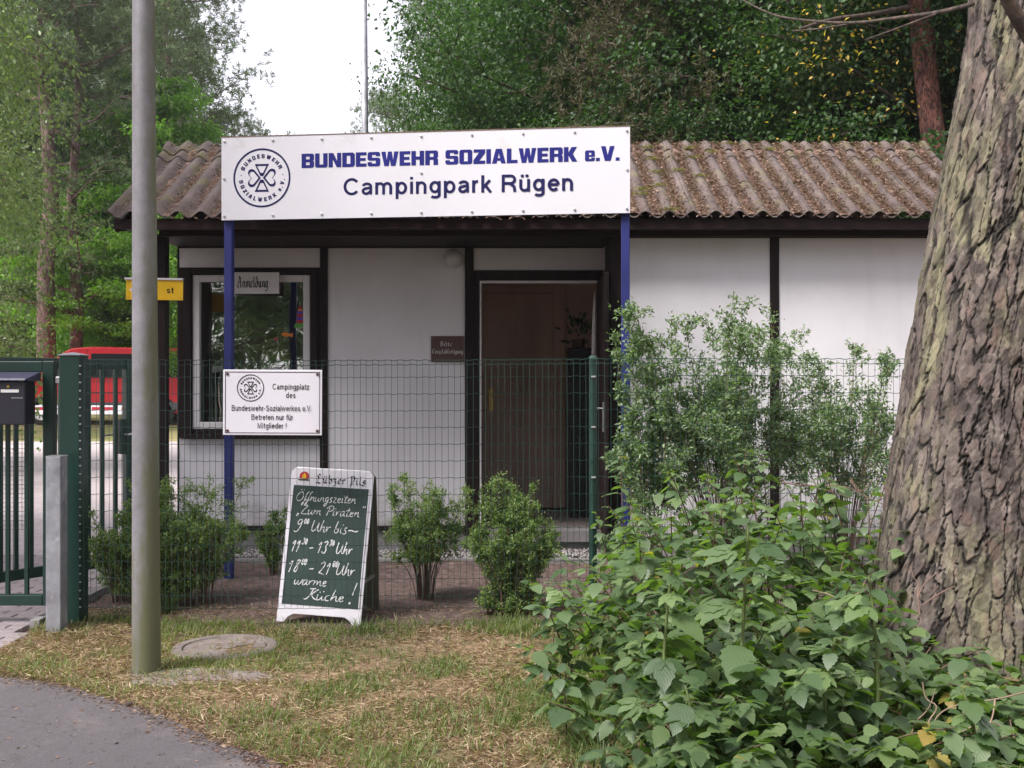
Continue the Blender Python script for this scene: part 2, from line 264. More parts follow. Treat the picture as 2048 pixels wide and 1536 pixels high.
# ------------------------------------------------------------------ mesh helpers
def tag(o, label=None, cat=None, group=None, kind=None):
    if label: o['label'] = label
    if cat: o['category'] = cat
    if group: o['group'] = group
    if kind: o['kind'] = kind
    return o
def thing(name, label, cat, loc=(0, 0, 0), rot=(0, 0, 0), group=None):
    o = bpy.data.objects.new(name, None); o.empty_display_size = .1; COL.objects.link(o)
    o.location = loc; o.rotation_euler = rot; return tag(o, label, cat, group)
def link(name, me, parent=None, loc=(0, 0, 0), rot=(0, 0, 0)):
    o = bpy.data.objects.new(name, me); COL.objects.link(o); o.location = loc; o.rotation_euler = rot
    if parent is not None: o.parent = parent
    return o
class MB:
    def __init__(s): s.v = []; s.f = []; s.m = []; s.mi = 0
    def add(s, vs, fs):
        b = len(s.v); s.v += [tuple(q) for q in vs]; s.f += [tuple(i + b for i in f) for f in fs]; s.m += [s.mi]*len(fs); return s
    def box(s, x0, x1, y0, y1, z0, z1):
        return s.add([(x0,y0,z0),(x1,y0,z0),(x1,y1,z0),(x0,y1,z0),(x0,y0,z1),(x1,y0,z1),(x1,y1,z1),(x0,y1,z1)],
                     [(3,2,1,0),(4,5,6,7),(0,1,5,4),(1,2,6,5),(2,3,7,6),(3,0,4,7)])
    def prism(s, poly, y0, y1):      # poly in (x,z), extruded along y
        n = len(poly); vs = [(x, y0, z) for x, z in poly] + [(x, y1, z) for x, z in poly]
        return s.add(vs, [tuple(range(n)), tuple(range(2*n-1, n-1, -1))] + [((i+1) % n, i, n+i, n+(i+1) % n) for i in range(n)])
    def prismz(s, poly, z0, z1):
        n = len(poly); vs = [(x, y, z0) for x, y in poly] + [(x, y, z1) for x, y in poly]
        return s.add(vs, [tuple(range(n-1, -1, -1)), tuple(range(n, 2*n))] + [(i, (i+1) % n, n+(i+1) % n, n+i) for i in range(n)])
    def tube(s, pts, rad, n=6, cap=True):
        pts = [Vector(p) for p in pts]; k = len(pts)
        if not hasattr(rad, '__len__'): rad = [rad]*k
        vs = []; t0 = (pts[1]-pts[0]).normalized(); u = t0.orthogonal().normalized()
        for i, p in enumerate(pts):
            t = (pts[min(i+1, k-1)] - pts[max(i-1, 0)]).normalized()
            u = (u - t*u.dot(t)); u = u.normalized() if u.length > 1e-6 else t.orthogonal().normalized(); w = t.cross(u)
            for j in range(n):
                a = 2*math.pi*j/n; vs.append(p + (u*math.cos(a) + w*math.sin(a))*rad[i])
        fs = [(i*n+j, i*n+(j+1) % n, (i+1)*n+(j+1) % n, (i+1)*n+j) for i in range(k-1) for j in range(n)]
        if cap: fs += [tuple(range(n-1, -1, -1)), tuple(range((k-1)*n, k*n))]
        return s.add(vs, fs)
    def cyl(s, c, axis, r, h, n=24):
        a = Vector(axis).normalized(); c = Vector(c); return s.tube([c - a*h/2, c + a*h/2], r, n)
    def build(s, name, mat, parent=None, smooth=False, bev=0, loc=(0, 0, 0), rot=(0, 0, 0)):
        me = bpy.data.meshes.new(name); me.from_pydata(s.v, [], s.f)
        for m in (mat if isinstance(mat, (list, tuple)) else [mat]): me.materials.append(m)
        if any(s.m): me.polygons.foreach_set('material_index', s.m)
        if smooth: me.polygons.foreach_set('use_smooth', [True]*len(s.f))
        me.update(); o = link(name, me, parent, loc, rot)
        if bev:
            b = o.modifiers.new('bevel', 'BEVEL'); b.width = bev; b.segments = 2; b.limit_method = 'ANGLE'; b.angle_limit = R(40)
        return o
def np_mesh(name, V, Fc, mat, tint=None, smooth=False, extra=None):
    V = np.asarray(V, np.float32).reshape(-1, 3); Fc = np.asarray(Fc, np.int32); k = Fc.shape[1]
    me = bpy.data.meshes.new(name); me.vertices.add(len(V)); me.vertices.foreach_set('co', V.ravel())
    me.loops.add(Fc.size); me.loops.foreach_set('vertex_index', Fc.ravel())
    me.polygons.add(len(Fc)); me.polygons.foreach_set('loop_start', np.arange(0, Fc.size, k, dtype=np.int32))
    me.polygons.foreach_set('loop_total', np.full(len(Fc), k, np.int32))
    if smooth: me.polygons.foreach_set('use_smooth', np.ones(len(Fc), bool))
    for m in (mat if isinstance(mat, (list, tuple)) else [mat]): me.materials.append(m)
    me.update(calc_edges=True)
    for nm, arr in ((('tint', tint),) if tint is not None else ()) + (tuple(extra.items()) if extra else ()):
        a = me.attributes.new(nm, 'FLOAT', 'POINT'); a.data.foreach_set('value', np.asarray(arr, np.float32))
    me.validate(); return me
def nrm(a): return a / np.maximum(np.linalg.norm(a, axis=1, keepdims=True), 1e-9)
def leaves(Pt, D, U, L, Wd, rng, fold=.18, tint=None):
    """rhombic folded leaves: base at Pt, pointing D, face normal about U"""
    n = len(Pt); D = nrm(D); S = nrm(np.cross(D, U)); N = np.cross(S, D); L = np.asarray(L).reshape(-1, 1)*np.ones((n, 1)); Wd = np.asarray(Wd).reshape(-1, 1)*np.ones((n, 1))
    a = Pt; b = Pt + D*L*.45 + S*Wd*.5 + N*Wd*fold; c = Pt + D*L - N*L*.12; d = Pt + D*L*.45 - S*Wd*.5 + N*Wd*fold
    V = np.stack([a, b, c, d], 1).reshape(-1, 3); i = np.arange(n)*4
    Fc = np.concatenate([np.stack([i, i+1, i+2], 1), np.stack([i, i+2, i+3], 1)])
    t = rng.random(n) if tint is None else tint
    return V, Fc, np.repeat(t, 4)

# ------------------------------------------------------------------ lettering
def curve_mesh(name, polys, mat, extrude=.0006):
    cu = bpy.data.curves.new(name, 'CURVE'); cu.dimensions = '2D'; cu.fill_mode = 'BOTH'; cu.extrude = extrude
    for pl in polys:
        sp = cu.splines.new('POLY'); sp.points.add(len(pl)-1); sp.use_cyclic_u = True
        for q, (x, y) in zip(sp.points, pl): q.co = (x, y, 0, 1)
    o = bpy.data.objects.new('tmp', cu); COL.objects.link(o)
    dg = bpy.context.evaluated_depsgraph_get(); me = bpy.data.meshes.new_from_object(o.evaluated_get(dg))
    bpy.data.objects.remove(o); me.name = name; me.materials.clear(); me.materials.append(mat); return me
HV = {
 'B': (.85, [[(0,0),(.75,0),(.85,.1),(.85,.43),(.78,.5),(.85,.57),(.85,.9),(.75,1),(0,1)], [(.3,.2),(.55,.2),(.55,.4),(.3,.4)], [(.3,.6),(.55,.6),(.55,.8),(.3,.8)]]),
 'U': (.85, [[(0,1),(0,.1),(.1,0),(.75,0),(.85,.1),(.85,1),(.55,1),(.55,.22),(.3,.22),(.3,1)]]),
 'N': (.85, [[(0,0),(0,1),(.32,1),(.57,.45),(.57,1),(.85,1),(.85,0),(.55,0),(.28,.55),(.28,0)]]),
 'D': (.85, [[(0,0),(.73,0),(.85,.12),(.85,.88),(.73,1),(0,1)], [(.3,.22),(.55,.22),(.55,.78),(.3,.78)]]),
 'E': (.72, [[(0,0),(.72,0),(.72,.22),(.3,.22),(.3,.4),(.66,.4),(.66,.6),(.3,.6),(.3,.78),(.72,.78),(.72,1),(0,1)]]),
 'S': (.85, [[(0,.1),(.1,0),(.75,0),(.85,.1),(.85,.5),(.75,.6),(.3,.6),(.3,.8),(.56,.8),(.56,.7),(.84,.7),(.84,.9),(.75,1),(.1,1),(0,.9),(0,.5),(.1,.4),(.55,.4),(.55,.2),(.29,.2),(.29,.3),(0,.3)]]),
 'W': (1.15, [[(0,1),(.2,0),(.5,0),(.575,.45),(.65,0),(.95,0),(1.15,1),(.86,1),(.79,.4),(.7,1),(.45,1),(.36,.4),(.29,1)]]),
 'H': (.85, [[(0,0),(0,1),(.3,1),(.3,.61),(.55,.61),(.55,1),(.85,1),(.85,0),(.55,0),(.55,.39),(.3,.39),(.3,0)]]),
 'R': (.85, [[(0,0),(0,1),(.75,1),(.85,.9),(.85,.55),(.77,.47),(.85,.38),(.85,0),(.55,0),(.55,.36),(.3,.36),(.3,0)], [(.3,.56),(.55,.56),(.55,.8),(.3,.8)]]),
 'O': (.85, [[(.1,0),(.75,0),(.85,.1),(.85,.9),(.75,1),(.1,1),(0,.9),(0,.1)], [(.3,.2),(.55,.2),(.55,.8),(.3,.8)]]),
 'Z': (.78, [[(0,0),(.78,0),(.78,.22),(.4,.22),(.78,.75),(.78,1),(.02,1),(.02,.78),(.37,.78),(0,.25)]]),
 'I': (.3, [[(0,0),(.3,0),(.3,1),(0,1)]]),
 'A': (.9, [[(0,0),(.25,1),(.65,1),(.9,0),(.6,0),(.56,.18),(.34,.18),(.3,0)], [(.38,.36),(.52,.36),(.45,.72)]]),
 'L': (.7, [[(0,0),(.7,0),(.7,.22),(.3,.22),(.3,1),(0,1)]]),
 'K': (.87, [[(0,0),(0,1),(.3,1),(.3,.62),(.5,1),(.84,1),(.58,.52),(.87,0),(.53,0),(.3,.42),(.3,0)]]),
 'e': (.63, [[(0,.08),(.08,0),(.55,0),(.63,.08),(.63,.24),(.4,.24),(.4,.16),(.26,.16),(.26,.3),(.63,.3),(.63,.65),(.55,.74),(.08,.74),(0,.65)], [(.26,.42),(.4,.42),(.4,.58),(.26,.58)]]),
 'V': (.87, [[(0,1),(.25,0),(.62,0),(.87,1),(.57,1),(.435,.4),(.3,1)]]),
 '.': (.25, [[(0,0),(.25,0),(.25,.22),(0,.22)]]), ' ': (.35, [])}
def heavy_text(txt, width, h, mat, gap=.07):
    x = 0; out = []
    for c in txt:
        w, pl = HV[c]
        for p in pl: out.append([(x+a, b) for a, b in p])
        x += w + gap
    s = width/(x-gap); return curve_mesh('lettering', [[((a)*s, b*h) for a, b in p] for p in out], mat)
def strip(mb, pts, w, z):            # round-pen ribbon in the xy plane at height z
    n = len(pts); vs = []
    for i in range(n):
        a = Vector(pts[max(i-1, 0)]); b = Vector(pts[min(i+1, n-1)]); d = (b-a); d = d.normalized() if d.length > 1e-9 else Vector((1, 0))
        k = Vector((-d.y, d.x))*(w/2); p = Vector(pts[i]); vs += [(p.x+k.x, p.y+k.y, z), (p.x-k.x, p.y-k.y, z)]
    mb.add(vs, [(2*i+1, 2*i+3, 2*i+2, 2*i) for i in range(n-1)])
def nib(mb, pts, nx, ny, z):         # broad-nib ribbon
    vs = []
    for x, y in pts: vs += [(x+nx, y+ny, z), (x-nx, y-ny, z)]
    mb.add(vs, [(2*i+1, 2*i+3, 2*i+2, 2*i) for i in range(len(pts)-1)])
def chaikin(p, k=2):
    for _ in range(k):
        q = [p[0]]
        for a, b in zip(p, p[1:]): q += [(a[0]*.75+b[0]*.25, a[1]*.75+b[1]*.25), (a[0]*.25+b[0]*.75, a[1]*.25+b[1]*.75)]
        p = q + [p[-1]]
    return p
def G(s): return [[tuple(float(c) for c in pt.split(',')) for pt in st.split()] for st in s.split(';')]
HAND = {k: (w, G(s)) for k, (w, s) in {
 'Ö': (15, '9,18 3,15 0,8 3,1 8,0 13,5 13,12 9,18 5,16;5,22 6,21;10,22 11,21'), 'f': (6, '7,17 5,18 3,14 2,4 1,-5 -1,-8 -2,-5 2,1 6,4'),
 'n': (9, '0,9 1,8 0,0 1,5 4,9 6,8 6,1 9,1'), 'u': (9, '0,9 0,2 2,0 5,3 6,9 6,1 9,1'), 'g': (8, '6,9 2,9 0,5 2,1 6,5 6,9 5,-5 2,-8 0,-5 7,2'),
 's': (7, '5,9 2,9 1,6 5,3 4,0 0,0'), 'z': (8, '0,9 6,9 0,0 7,0'), 'e': (7, '0,4 5,6 4,9 1,8 0,3 3,0 6,2'), 'i': (5, '1,9 1,1 4,1;2,13 3,13'),
 't': (6, '3,15 1,2 3,0 6,2;-1,10 5,11'), 'r': (7, '0,9 1,0 2,7 5,9 6,8'), 'm': (13, '0,9 1,8 0,0 1,5 4,9 5,7 5,0 6,5 9,9 10,7 10,1 13,1'),
 'a': (9, '6,9 2,9 0,5 1,0 4,1 6,6 6,9 6,1 9,1'), 'h': (9, '2,18 1,9 0,0 2,6 5,9 6,7 6,1 9,1'), 'b': (8, '2,18 0,6 1,0 5,1 6,5 4,8 1,6'),
 'w': (12, '0,9 0,2 2,0 5,4 5,9 5,2 7,0 10,4 11,9 13,8'), 'c': (7, '5,8 2,9 0,5 2,0 6,1'), 'U': (13, '1,17 0,4 3,0 8,5 10,17 9,3 13,1'),
 'P': (12, '3,0 5,15;0,12 4,18 11,17 12,11 8,8 4,8'), 'K': (12, '-3,1 0,0 3,6 5,18;0,17 8,18;11,17 4,9 8,3 12,1'), 'Z': (12, '1,16 10,17 5,10 0,1 11,1'),
 'ü': (9, '0,9 0,2 2,0 5,3 6,9 6,1 9,1;1,13 2,13;5,14 6,14'), '!': (6, '4,22 2,8;0,0 1,1 2,0 1,-1 0,0'), '-': (10, '0,6 7,7'), '—': (16, '0,5 5,6 9,4 15,5'),
 '1': (8, '0,11 5,18 2,0'), '3': (10, '1,15 5,18 8,15 4,10 7,7 6,1 2,0 0,3'), '8': (10, '8,16 5,18 2,14 7,6 4,0 1,3 3,8 8,16'), '2': (11, '1,14 5,18 8,14 4,6 0,1 3,2 9,0'),
 '9': (11, '9,16 5,18 2,13 4,9 8,12 9,17 8,4 4,-2 0,0'), '0': (8, '4,16 1,13 1,3 4,0 6,4 6,13 4,16'), '„': (5, '1,2 0,-3;3,2 2,-3'), '“': (6, '2,20 1,17;5,20 4,17'), ' ': (6, '0,0')}.items()}
def hand(mb, txt, x0, x1, yb, h, w, slant=.22, z0=0.0, rise=0.0, sup=False, seed=1):
    rg = random.Random(seed); x = 0; st = []
    up = 0
    for c in txt:
        if c == '^': up = 1 - up; continue
        gw, g = HAND[c]; k = .5 if up else 1
        for s in g:
            if c == ' ': continue
            st.append([((x + a*k) + (b*k + (11 if up else 0))*slant + rg.uniform(-.15, .15), b*k + (11 if up else 0) + rg.uniform(-.2, .2)) for a, b in chaikin(s)])
        if up: pass
        x += gw*k + (.4 if c != ' ' else 0)
    sx = (x1-x0)/x; sy = h/18.
    for i, s in enumerate(st): strip(mb, [(x0 + a*sx, yb + b*sy + rise*(a/x)) for a, b in s], w*rg.uniform(.85, 1.2), z0 + i*.00012)
FRAK = {k: (w, G(s)) for k, (w, s) in {
 'L': (12, '8,16 5,18 3,15 5,10 3,4 0,0 4,1 8,-1 11,2;3,15 1,13;5,10 8,12'), 'ü': (9, '0,9 2,7 2,2 4,0 6,2;6,10 6,2 8,0;2,14 3,13;6,14 7,13'), 'u': (9, '0,9 2,7 2,2 4,0 6,2;6,10 6,2 8,0'),
 'b': (8, '2,17 2,2 4,0 7,3 7,7 5,9 2,7'), 'z': (8, '0,9 3,10 6,8 3,5 6,3 5,-3 1,-5'), 'e': (7, '6,2 4,0 1,2 1,7 4,10 6,8 1,5'), 'r': (7, '0,8 2,9 2,2 1,0 3,1;2,7 5,10 6,8'),
 'P': (10, '0,15 3,17 3,4 2,-5;3,15 6,18 9,14 8,8 5,6;1,0 6,2'), 'i': (5, '0,8 2,10 2,2 4,0;2,14 3,13'), 'l': (5, '1,16 2,17 2,2 4,0'), 's': (7, '6,9 3,10 1,7 6,4 5,1 2,-1 0,1'),
 'A': (13, '2,16 6,18 4,9 1,5 1,1 3,-1;5,17 9,15 9,3 11,0;4,8 9,8'), 'n': (9, '0,8 2,9 2,1 1,0;2,7 5,10 7,8 7,1 9,0'), 'm': (13, '0,8 2,9 2,1 1,0;2,7 4,10 6,8 6,1 5,0;6,7 9,10 11,8 11,1 13,0'),
 'd': (8, '3,17 6,11 7,4 4,0 1,2 1,7 4,9 6,7'), 'g': (8, '6,9 3,10 1,7 1,2 4,0 6,2;6,10 6,-3 3,-6 0,-4'), 'B': (11, '1,15 4,17 3,9 3,1 1,0;4,17 8,16 7,11 4,10 9,7 9,2 5,0 2,1'),
 't': (6, '2,14 2,2 4,0 5,1;0,9 5,9'), 'E': (10, '8,15 4,17 1,12 1,4 5,0 9,2;2,9 7,10'), 'a': (8, '1,8 4,10 6,8 6,2 8,0;6,5 2,4 1,1 3,0 6,2'), 'f': (6, '6,15 4,17 2,13 2,0;0,9 5,9'), ' ': (6, '0,0')}.items()}
def fraktur(txt, width, h, mat, nw=.11, ang=40):
    x = 0; st = []
    for c in txt:
        gw, g = FRAK[c]
        if c != ' ': st += [[(x+a, b) for a, b in s] for s in g]
        x += gw + 1.0
    sx = width/x; sy = h/17.; mb = MB(); k = h*nw/2
    for i, s in enumerate(st): nib(mb, [(a*sx, b*sy) for a, b in s], k*math.cos(R(ang)), k*math.sin(R(ang)), i*.00012)
    me = bpy.data.meshes.new('lettering'); me.from_pydata(mb.v, [], mb.f); me.materials.append(mat); me.update(); return me
def A_(cx, cy, rx, ry, a0, a1, n=14): return [(cx+rx*math.cos(R(a0+(a1-a0)*i/n)), cy+ry*math.sin(R(a0+(a1-a0)*i/n))) for i in range(n+1)]
def O_(cx, cy, rx, ry): return A_(cx, cy, rx, ry, 0, 360, 28)
_n = [[(9, 0), (9, 52)], [(9, 28)] + A_(24, 31, 15, 16, 180, 0) + [(39, 0)]]
_u = [[(9, 52)] + A_(24, 21, 15, 16, 180, 360) + [(39, 30)], [(39, 0), (39, 52)]]
SANS = {
 'a': (49, [A_(24, 36, 15, 11, 170, 0) + [(39, 12)] + A_(45, 9, 6, 4.5, 180, 260, 5), [(39, 30)] + A_(21, 16, 12.5, 11, 100, 270) + [(27, 6), (39, 15)]]),
 'b': (50, [[(9, 0), (9, 72)], O_(27, 26, 16, 21)]), 'c': (46, [A_(26, 26, 17.5, 21, 40, 320, 22)]), 'd': (52, [O_(25, 26, 16, 21), [(42, 0), (42, 72)]]),
 'e': (50, [[(9, 27), (43, 27)], A_(26, 26, 17.5, 21, 2, 318, 24)]), 'f': (28, [[(15, 0), (15, 56)] + A_(24, 56, 9, 11, 180, 95, 6) + [(30, 66.5)], [(3, 48), (29, 48)]]),
 'g': (52, [O_(25, 27, 16, 20), [(42, 52), (42, -4)] + A_(26, -6, 16, 10, 0, -150)]), 'h': (48, [[(9, 0), (9, 72)], _n[1]]),
 'i': (19, [[(9.5, 0), (9.5, 52)], [(9.5, 61), (9.5, 72)]]), 'k': (45, [[(9, 0), (9, 72)], [(9, 19), (37, 51)], [(19, 30), (40, 0)]]), 'l': (19, [[(9.5, 0), (9.5, 72)]]),
 'm': (76, [[(9, 0), (9, 52)], [(9, 28)] + A_(22.5, 31, 14, 16, 180, 0) + [(36.5, 0)], [(36.5, 28)] + A_(50.5, 31, 14, 16, 180, 0) + [(64.5, 0)]]),
 'n': (48, _n), 'o': (52, [O_(26, 26, 17.5, 21)]), 'p': (52, [[(9, -20), (9, 52)], O_(27, 26, 16, 21)]), 'r': (31, [[(9, 0), (9, 52)], [(9, 28)] + A_(25, 31, 16, 16, 180, 85)]),
 's': (45, [A_(22, 36.5, 13, 10.5, 20, 250, 14) + A_(22.5, 15.5, 14, 10.5, 75, -165, 14)]), 't': (28, [[(14, 66), (14, 14)] + A_(22, 13, 8, 8, 180, 265, 5) + [(27, 5)], [(2, 48), (27, 48)]]),
 'u': (48, _u), 'ü': (48, _u + [[(15, 60), (15, 71)], [(33, 60), (33, 71)]]), 'w': (70, [[(4, 52), (18, 3), (33, 50), (48, 3), (63, 52)]]), 'z': (43, [[(5, 47), (37, 47), (6, 5), (39, 5)]]),
 'C': (68, [A_(36, 36, 27, 31, 38, 322, 26)]), 'R': (64, [[(10, 0), (10, 72)], [(10, 67), (38, 67)] + A_(39, 51.5, 15, 15.5, 90, -90) + [(10, 36)], [(36, 35), (52, 22), (55, 0)]]),
 'B': (62, [[(10, 0), (10, 72)], [(10, 67), (34, 67)] + A_(35, 53, 14, 14, 90, -90) + [(10, 39)], [(34, 38.9)] + A_(37, 22, 16, 17, 90, -90) + [(10, 5)]]),
 'S': (60, [A_(30, 52, 19, 15.5, 20, 250, 16) + A_(31, 21, 20, 16.5, 80, -168, 16)]), 'V': (58, [[(3, 72), (29, 2), (55, 72)]]), 'M': (76, [[(10, 0), (10, 70), (37, 8), (64, 70), (64, 0)]]),
 '-': (28, [[(4, 27), (24, 27)]]), '.': (20, [[(10, 0), (10, 11)]]), '!': (24, [[(12, 22), (12, 72)], [(12, 0), (12, 11)]]), ' ': (24, [])}
def sans(txt, width, mat, height, wt=11.):
    """own grotesque lettering drawn with an even stroke; height is the capital height"""
    x = 0; st = []
    for c in txt:
        gw, g = SANS[c]; st += [[(x+a, b) for a, b in q] for q in g]; x += gw + 4.5
    sx, sy = width/(x-12), height/72.; mb = MB()
    for i, q in enumerate(st):
        n = len(q); vs = []; cl = n > 10 and abs(q[0][0]-q[-1][0])+abs(q[0][1]-q[-1][1]) < .01
        for j in range(n):
            a = Vector(q[j-1 if j else (n-2 if cl else 0)]); b = Vector(q[j+1 if j < n-1 else (1 if cl else n-1)]); p = Vector(q[j])
            d1 = (p-a).normalized() if (p-a).length > 1e-6 else (b-p).normalized(); d2 = (b-p).normalized() if (b-p).length > 1e-6 else d1
            t = (d1+d2); t = t.normalized() if t.length > .1 else d1; k = Vector((-t.y, t.x))*(wt/2)/max(.45, abs(t.dot(d1)))
            vs += [((p.x+k.x)*sx, (p.y+k.y)*sy, i*.00008), ((p.x-k.x)*sx, (p.y-k.y)*sy, i*.00008)]
        mb.add(vs, [(2*j+1, 2*j+3, 2*j+2, 2*j) for j in range(n-1)])
    me = bpy.data.meshes.new('lettering'); me.from_pydata(mb.v, [], mb.f); me.materials.append(mat); me.update(); return me
FACE = (R(90), 0, 0)
def ring(r0, r1, n=72): return [[(r1*math.cos(2*math.pi*i/n), r1*math.sin(2*math.pi*i/n)) for i in range(n)], [(r0*math.cos(2*math.pi*i/n), r0*math.sin(2*math.pi*i/n)) for i in range(n)]]
def emblem(r, mat):                  # ring, circular legend, four-armed clover
    pl = ring(r*.94, r)
    def arc(txt, mid, span, out, hh):
        tot = sum(HV[c][0]+.22 for c in txt); a = 0
        for c in txt:
            w, g = HV[c]; t = (a + w/2)/tot; a += w + .22
            th = R(mid) + (R(span)*(.5-t) if out else R(span)*(t-.5)); rr = r*.735
            for p in g:
                q = []
                for x, y in p:
                    lx, ly = (x-w/2)*hh*.95, (y-.5)*hh
                    if out: px_, py_ = rr+ly, -lx
                    else: px_, py_ = rr-ly, lx
                    q.append((px_*math.cos(th)-py_*math.sin(th), px_*math.sin(th)+py_*math.cos(th)))
                pl.append(q)
    arc('BUNDESWEHR', 90, 138, True, r*.135); arc('SOZIALWERK e.V.', 272, 176, False, r*.135)
    for a in (172, 8): 
        cx, cy = r*.735*math.cos(R(a)), r*.735*math.sin(R(a)); pl.append([(cx+r*.018*math.cos(R(b)), cy+r*.018*math.sin(R(b))) for b in range(0, 360, 60)])
    for sg in (1, -1):               # upper and lower arms: hollow trapezoids
        o = [(0, .03), (.26, .43), (-.26, .43)]; i_ = [(0, .16), (.15, .37), (-.15, .37)]
        o = [(-.05, .06), (.05, .06), (.25, .47), (-.25, .47)]; i_ = [(-.045, .17), (.045, .17), (.165, .405), (-.165, .405)]
        pl += [[(x*r, y*r*sg) for x, y in o], [(x*r, y*r*sg) for x, y in i_]]
    def heart(k):
        c = (.31, 0); P0 = [(.04, 0), (.20, .20), (.27, .285), (.36, .31), (.45, .28), (.49, .20), (.47, .10), (.40, .035), (.375, 0)]
        up = [tuple(q) for q in chaikin(P0, 2)]; al = up + [(x, -y) for x, y in reversed(up[1:-1])]
        return [(c[0]+(x-c[0])*k, y*k) for x, y in al]
    for sg in (1, -1):
        a = [(x*r*sg, y*r) for x, y in heart(1.0)]; b = [(x*r*sg, y*r) for x, y in heart(.72)]
        pl += [a, b]
    return curve_mesh('emblem', pl, mat)

# ------------------------------------------------------------------ ground
road = [(-40, 6.6), (-8, 6.1), (-4.5, 5.75), (-3.1, 5.42), (-2.5, 5.275), (-2.10, 5.083), (-1.71, 4.80), (-1.424, 4.568), (-1.185, 4.312), (-.964, 4.137), (-.839, 3.997), (-.62, 3.65), (-.35, 3.0), (-.1, 2.2), (.2, .8), (1.2, .2), (40, -1.5), (40, -5.2), (-40, -2.6)]
def inpoly(x, y, poly):
    c = np.zeros(x.shape, bool); n = len(poly)
    for i in range(n):
        (x0, y0), (x1, y1) = poly[i], poly[(i+1) % n]
        if y0 == y1: continue
        k = (y0 > y) != (y1 > y); c ^= k & (x < (x1-x0)*(y-y0)/(y1-y0)+x0)
    return c
pave = [(-2.70, 5.66), (-2.78, 6.40), (-2.82, 22), (-30, 22), (-30, 6.8), (-8, 6.3), (-4.5, 5.95), (-3.1, 5.6)]
rs = np.random.RandomState(5)
def vnoise(x, y, s, seed):           # cheap smooth value noise
    g = np.random.RandomState(seed).rand(128, 128); u = x*s; v = y*s; i = np.floor(u).astype(int); j = np.floor(v).astype(int); a = u-i; b = v-j
    a = a*a*(3-2*a); b = b*b*(3-2*b); g_ = lambda p, q: g[p % 128, q % 128]
    return (g_(i, j)*(1-a)+g_(i+1, j)*a)*(1-b)+(g_(i, j+1)*(1-a)+g_(i+1, j+1)*a)*b
xs = np.concatenate([np.linspace(-300, -20, 15), np.linspace(-18, -5, 20), np.arange(-4.8, 5.2, .05), np.linspace(5.5, 20, 20), np.linspace(24, 300, 14)])
ys = np.concatenate([np.linspace(-200, 0, 14), np.arange(.5, 3.4, .3), np.arange(3.5, 9.5, .05), np.linspace(9.8, 30, 30), np.linspace(34, 400, 24)])
XX, YY = np.meshgrid(xs, ys)
def soft(x, y, poly):                # lowered bed under hard surfaces
    return inpoly(x, y, poly)
bed = inpoly(XX, YY, road) | (inpoly(XX, YY, pave) & inpoly(XX+.07, YY, pave) & inpoly(XX, YY-.09, pave))
near = (XX > -5) & (XX < 5.2) & (YY > 3) & (YY < 9)
ZZ = hgt(XX, YY) + np.where(near, (vnoise(XX, YY, 2.1, 1)-.5)*.035 + (vnoise(XX, YY, 7, 2)-.5)*.018 + (vnoise(XX, YY, 17, 3)-.5)*.010, 0)
ZZ = np.where((XX > 1.0) & (YY < 6.2) & (YY > 3.4), ZZ + np.clip((XX-1.0)*.06, 0, .12), ZZ)
ZZ = np.where(bed, hgt(XX, YY) - .05, ZZ)
n0, n1 = XX.shape; idx = np.arange(n0*n1).reshape(n0, n1)
me = np_mesh('ground', np.stack([XX, YY, ZZ], -1).reshape(-1, 3), np.stack([idx[:-1, :-1], idx[:-1, 1:], idx[1:, 1:], idx[1:, :-1]], -1).reshape(-1, 4), M['ground'], smooth=True)
tag(link('ground', me), kind='structure')
def sheet(name, poly, mat, dz, thick=.05):
    mb = MB(); n = len(poly); vs = [(x, y, float(hgt(x, y))+dz) for x, y in poly] + [(x, y, float(hgt(x, y))+dz-thick) for x, y in poly]
    mb.add(vs, [tuple(range(n))] + [(i, n+i, n+(i+1) % n, (i+1) % n) for i in range(n)]); o = mb.build(name, mat); return tag(o, kind='structure')
rg = random.Random(3)
def jag(poly, step=.05, amp=.022, ymax=8):
    out = []
    for (x0, y0), (x1, y1) in zip(poly, poly[1:] + poly[:1]):
        d = math.hypot(x1-x0, y1-y0); k = int(d/step) if (abs(x0) < 4.6 and abs(x1) < 4.6 and abs(y0) < ymax and abs(y1) < ymax) else 1
        for i in range(max(k, 1)):
            t = i/max(k, 1); j = amp if k > 1 else 0; out.append((x0+(x1-x0)*t+rg.uniform(-j, j), y0+(y1-y0)*t+rg.uniform(-j, j)))
    return out
sheet('road', jag(road), M['asphalt'], 0.0)
# paving: single pavers near the gate, one patterned sheet beyond
pv = thing('paved_path', None, None); tag(pv, kind='structure')
pm = MB(); pm.add([(-30, 9.0, -.002), (-2.83, 9.0, -.002), (-2.83, 12, -.002), (-30, 12, -.002), (-2.83, 22, .25), (-30, 22, .25)], [(0, 1, 2, 3), (3, 2, 4, 5)]); pm.build('paving_sheet', M['paving'], pv)
pm = MB(); pm.add([(-30, 6.8, -.002), (-8, 6.3, -.002), (-4.4, 5.95, -.002), (-4.4, 9.0, -.002), (-30, 9.0, -.002)], [(0, 1, 2, 3, 4)]); pm.build('paving_sheet', M['paving'], pv)
pmesh = []
for k in range(3):
    b = MB().box(-.097, .097, -.047, .047, -.05, 0); o = b.build('paver', M['paver'], pv, bev=.006)
    dg = bpy.context.evaluated_depsgraph_get(); m_ = bpy.data.meshes.new_from_object(o.evaluated_get(dg)); bpy.data.objects.remove(o); pmesh.append(m_)
half = [MB().box(-.047, .047, -.047, .047, -.05, 0).build('tmp', M['paver'], None, bev=.006)]
dg = bpy.context.evaluated_depsgraph_get(); hm_ = bpy.data.meshes.new_from_object(half[0].evaluated_get(dg)); bpy.data.objects.remove(half[0])
row = 0; yy = 5.64
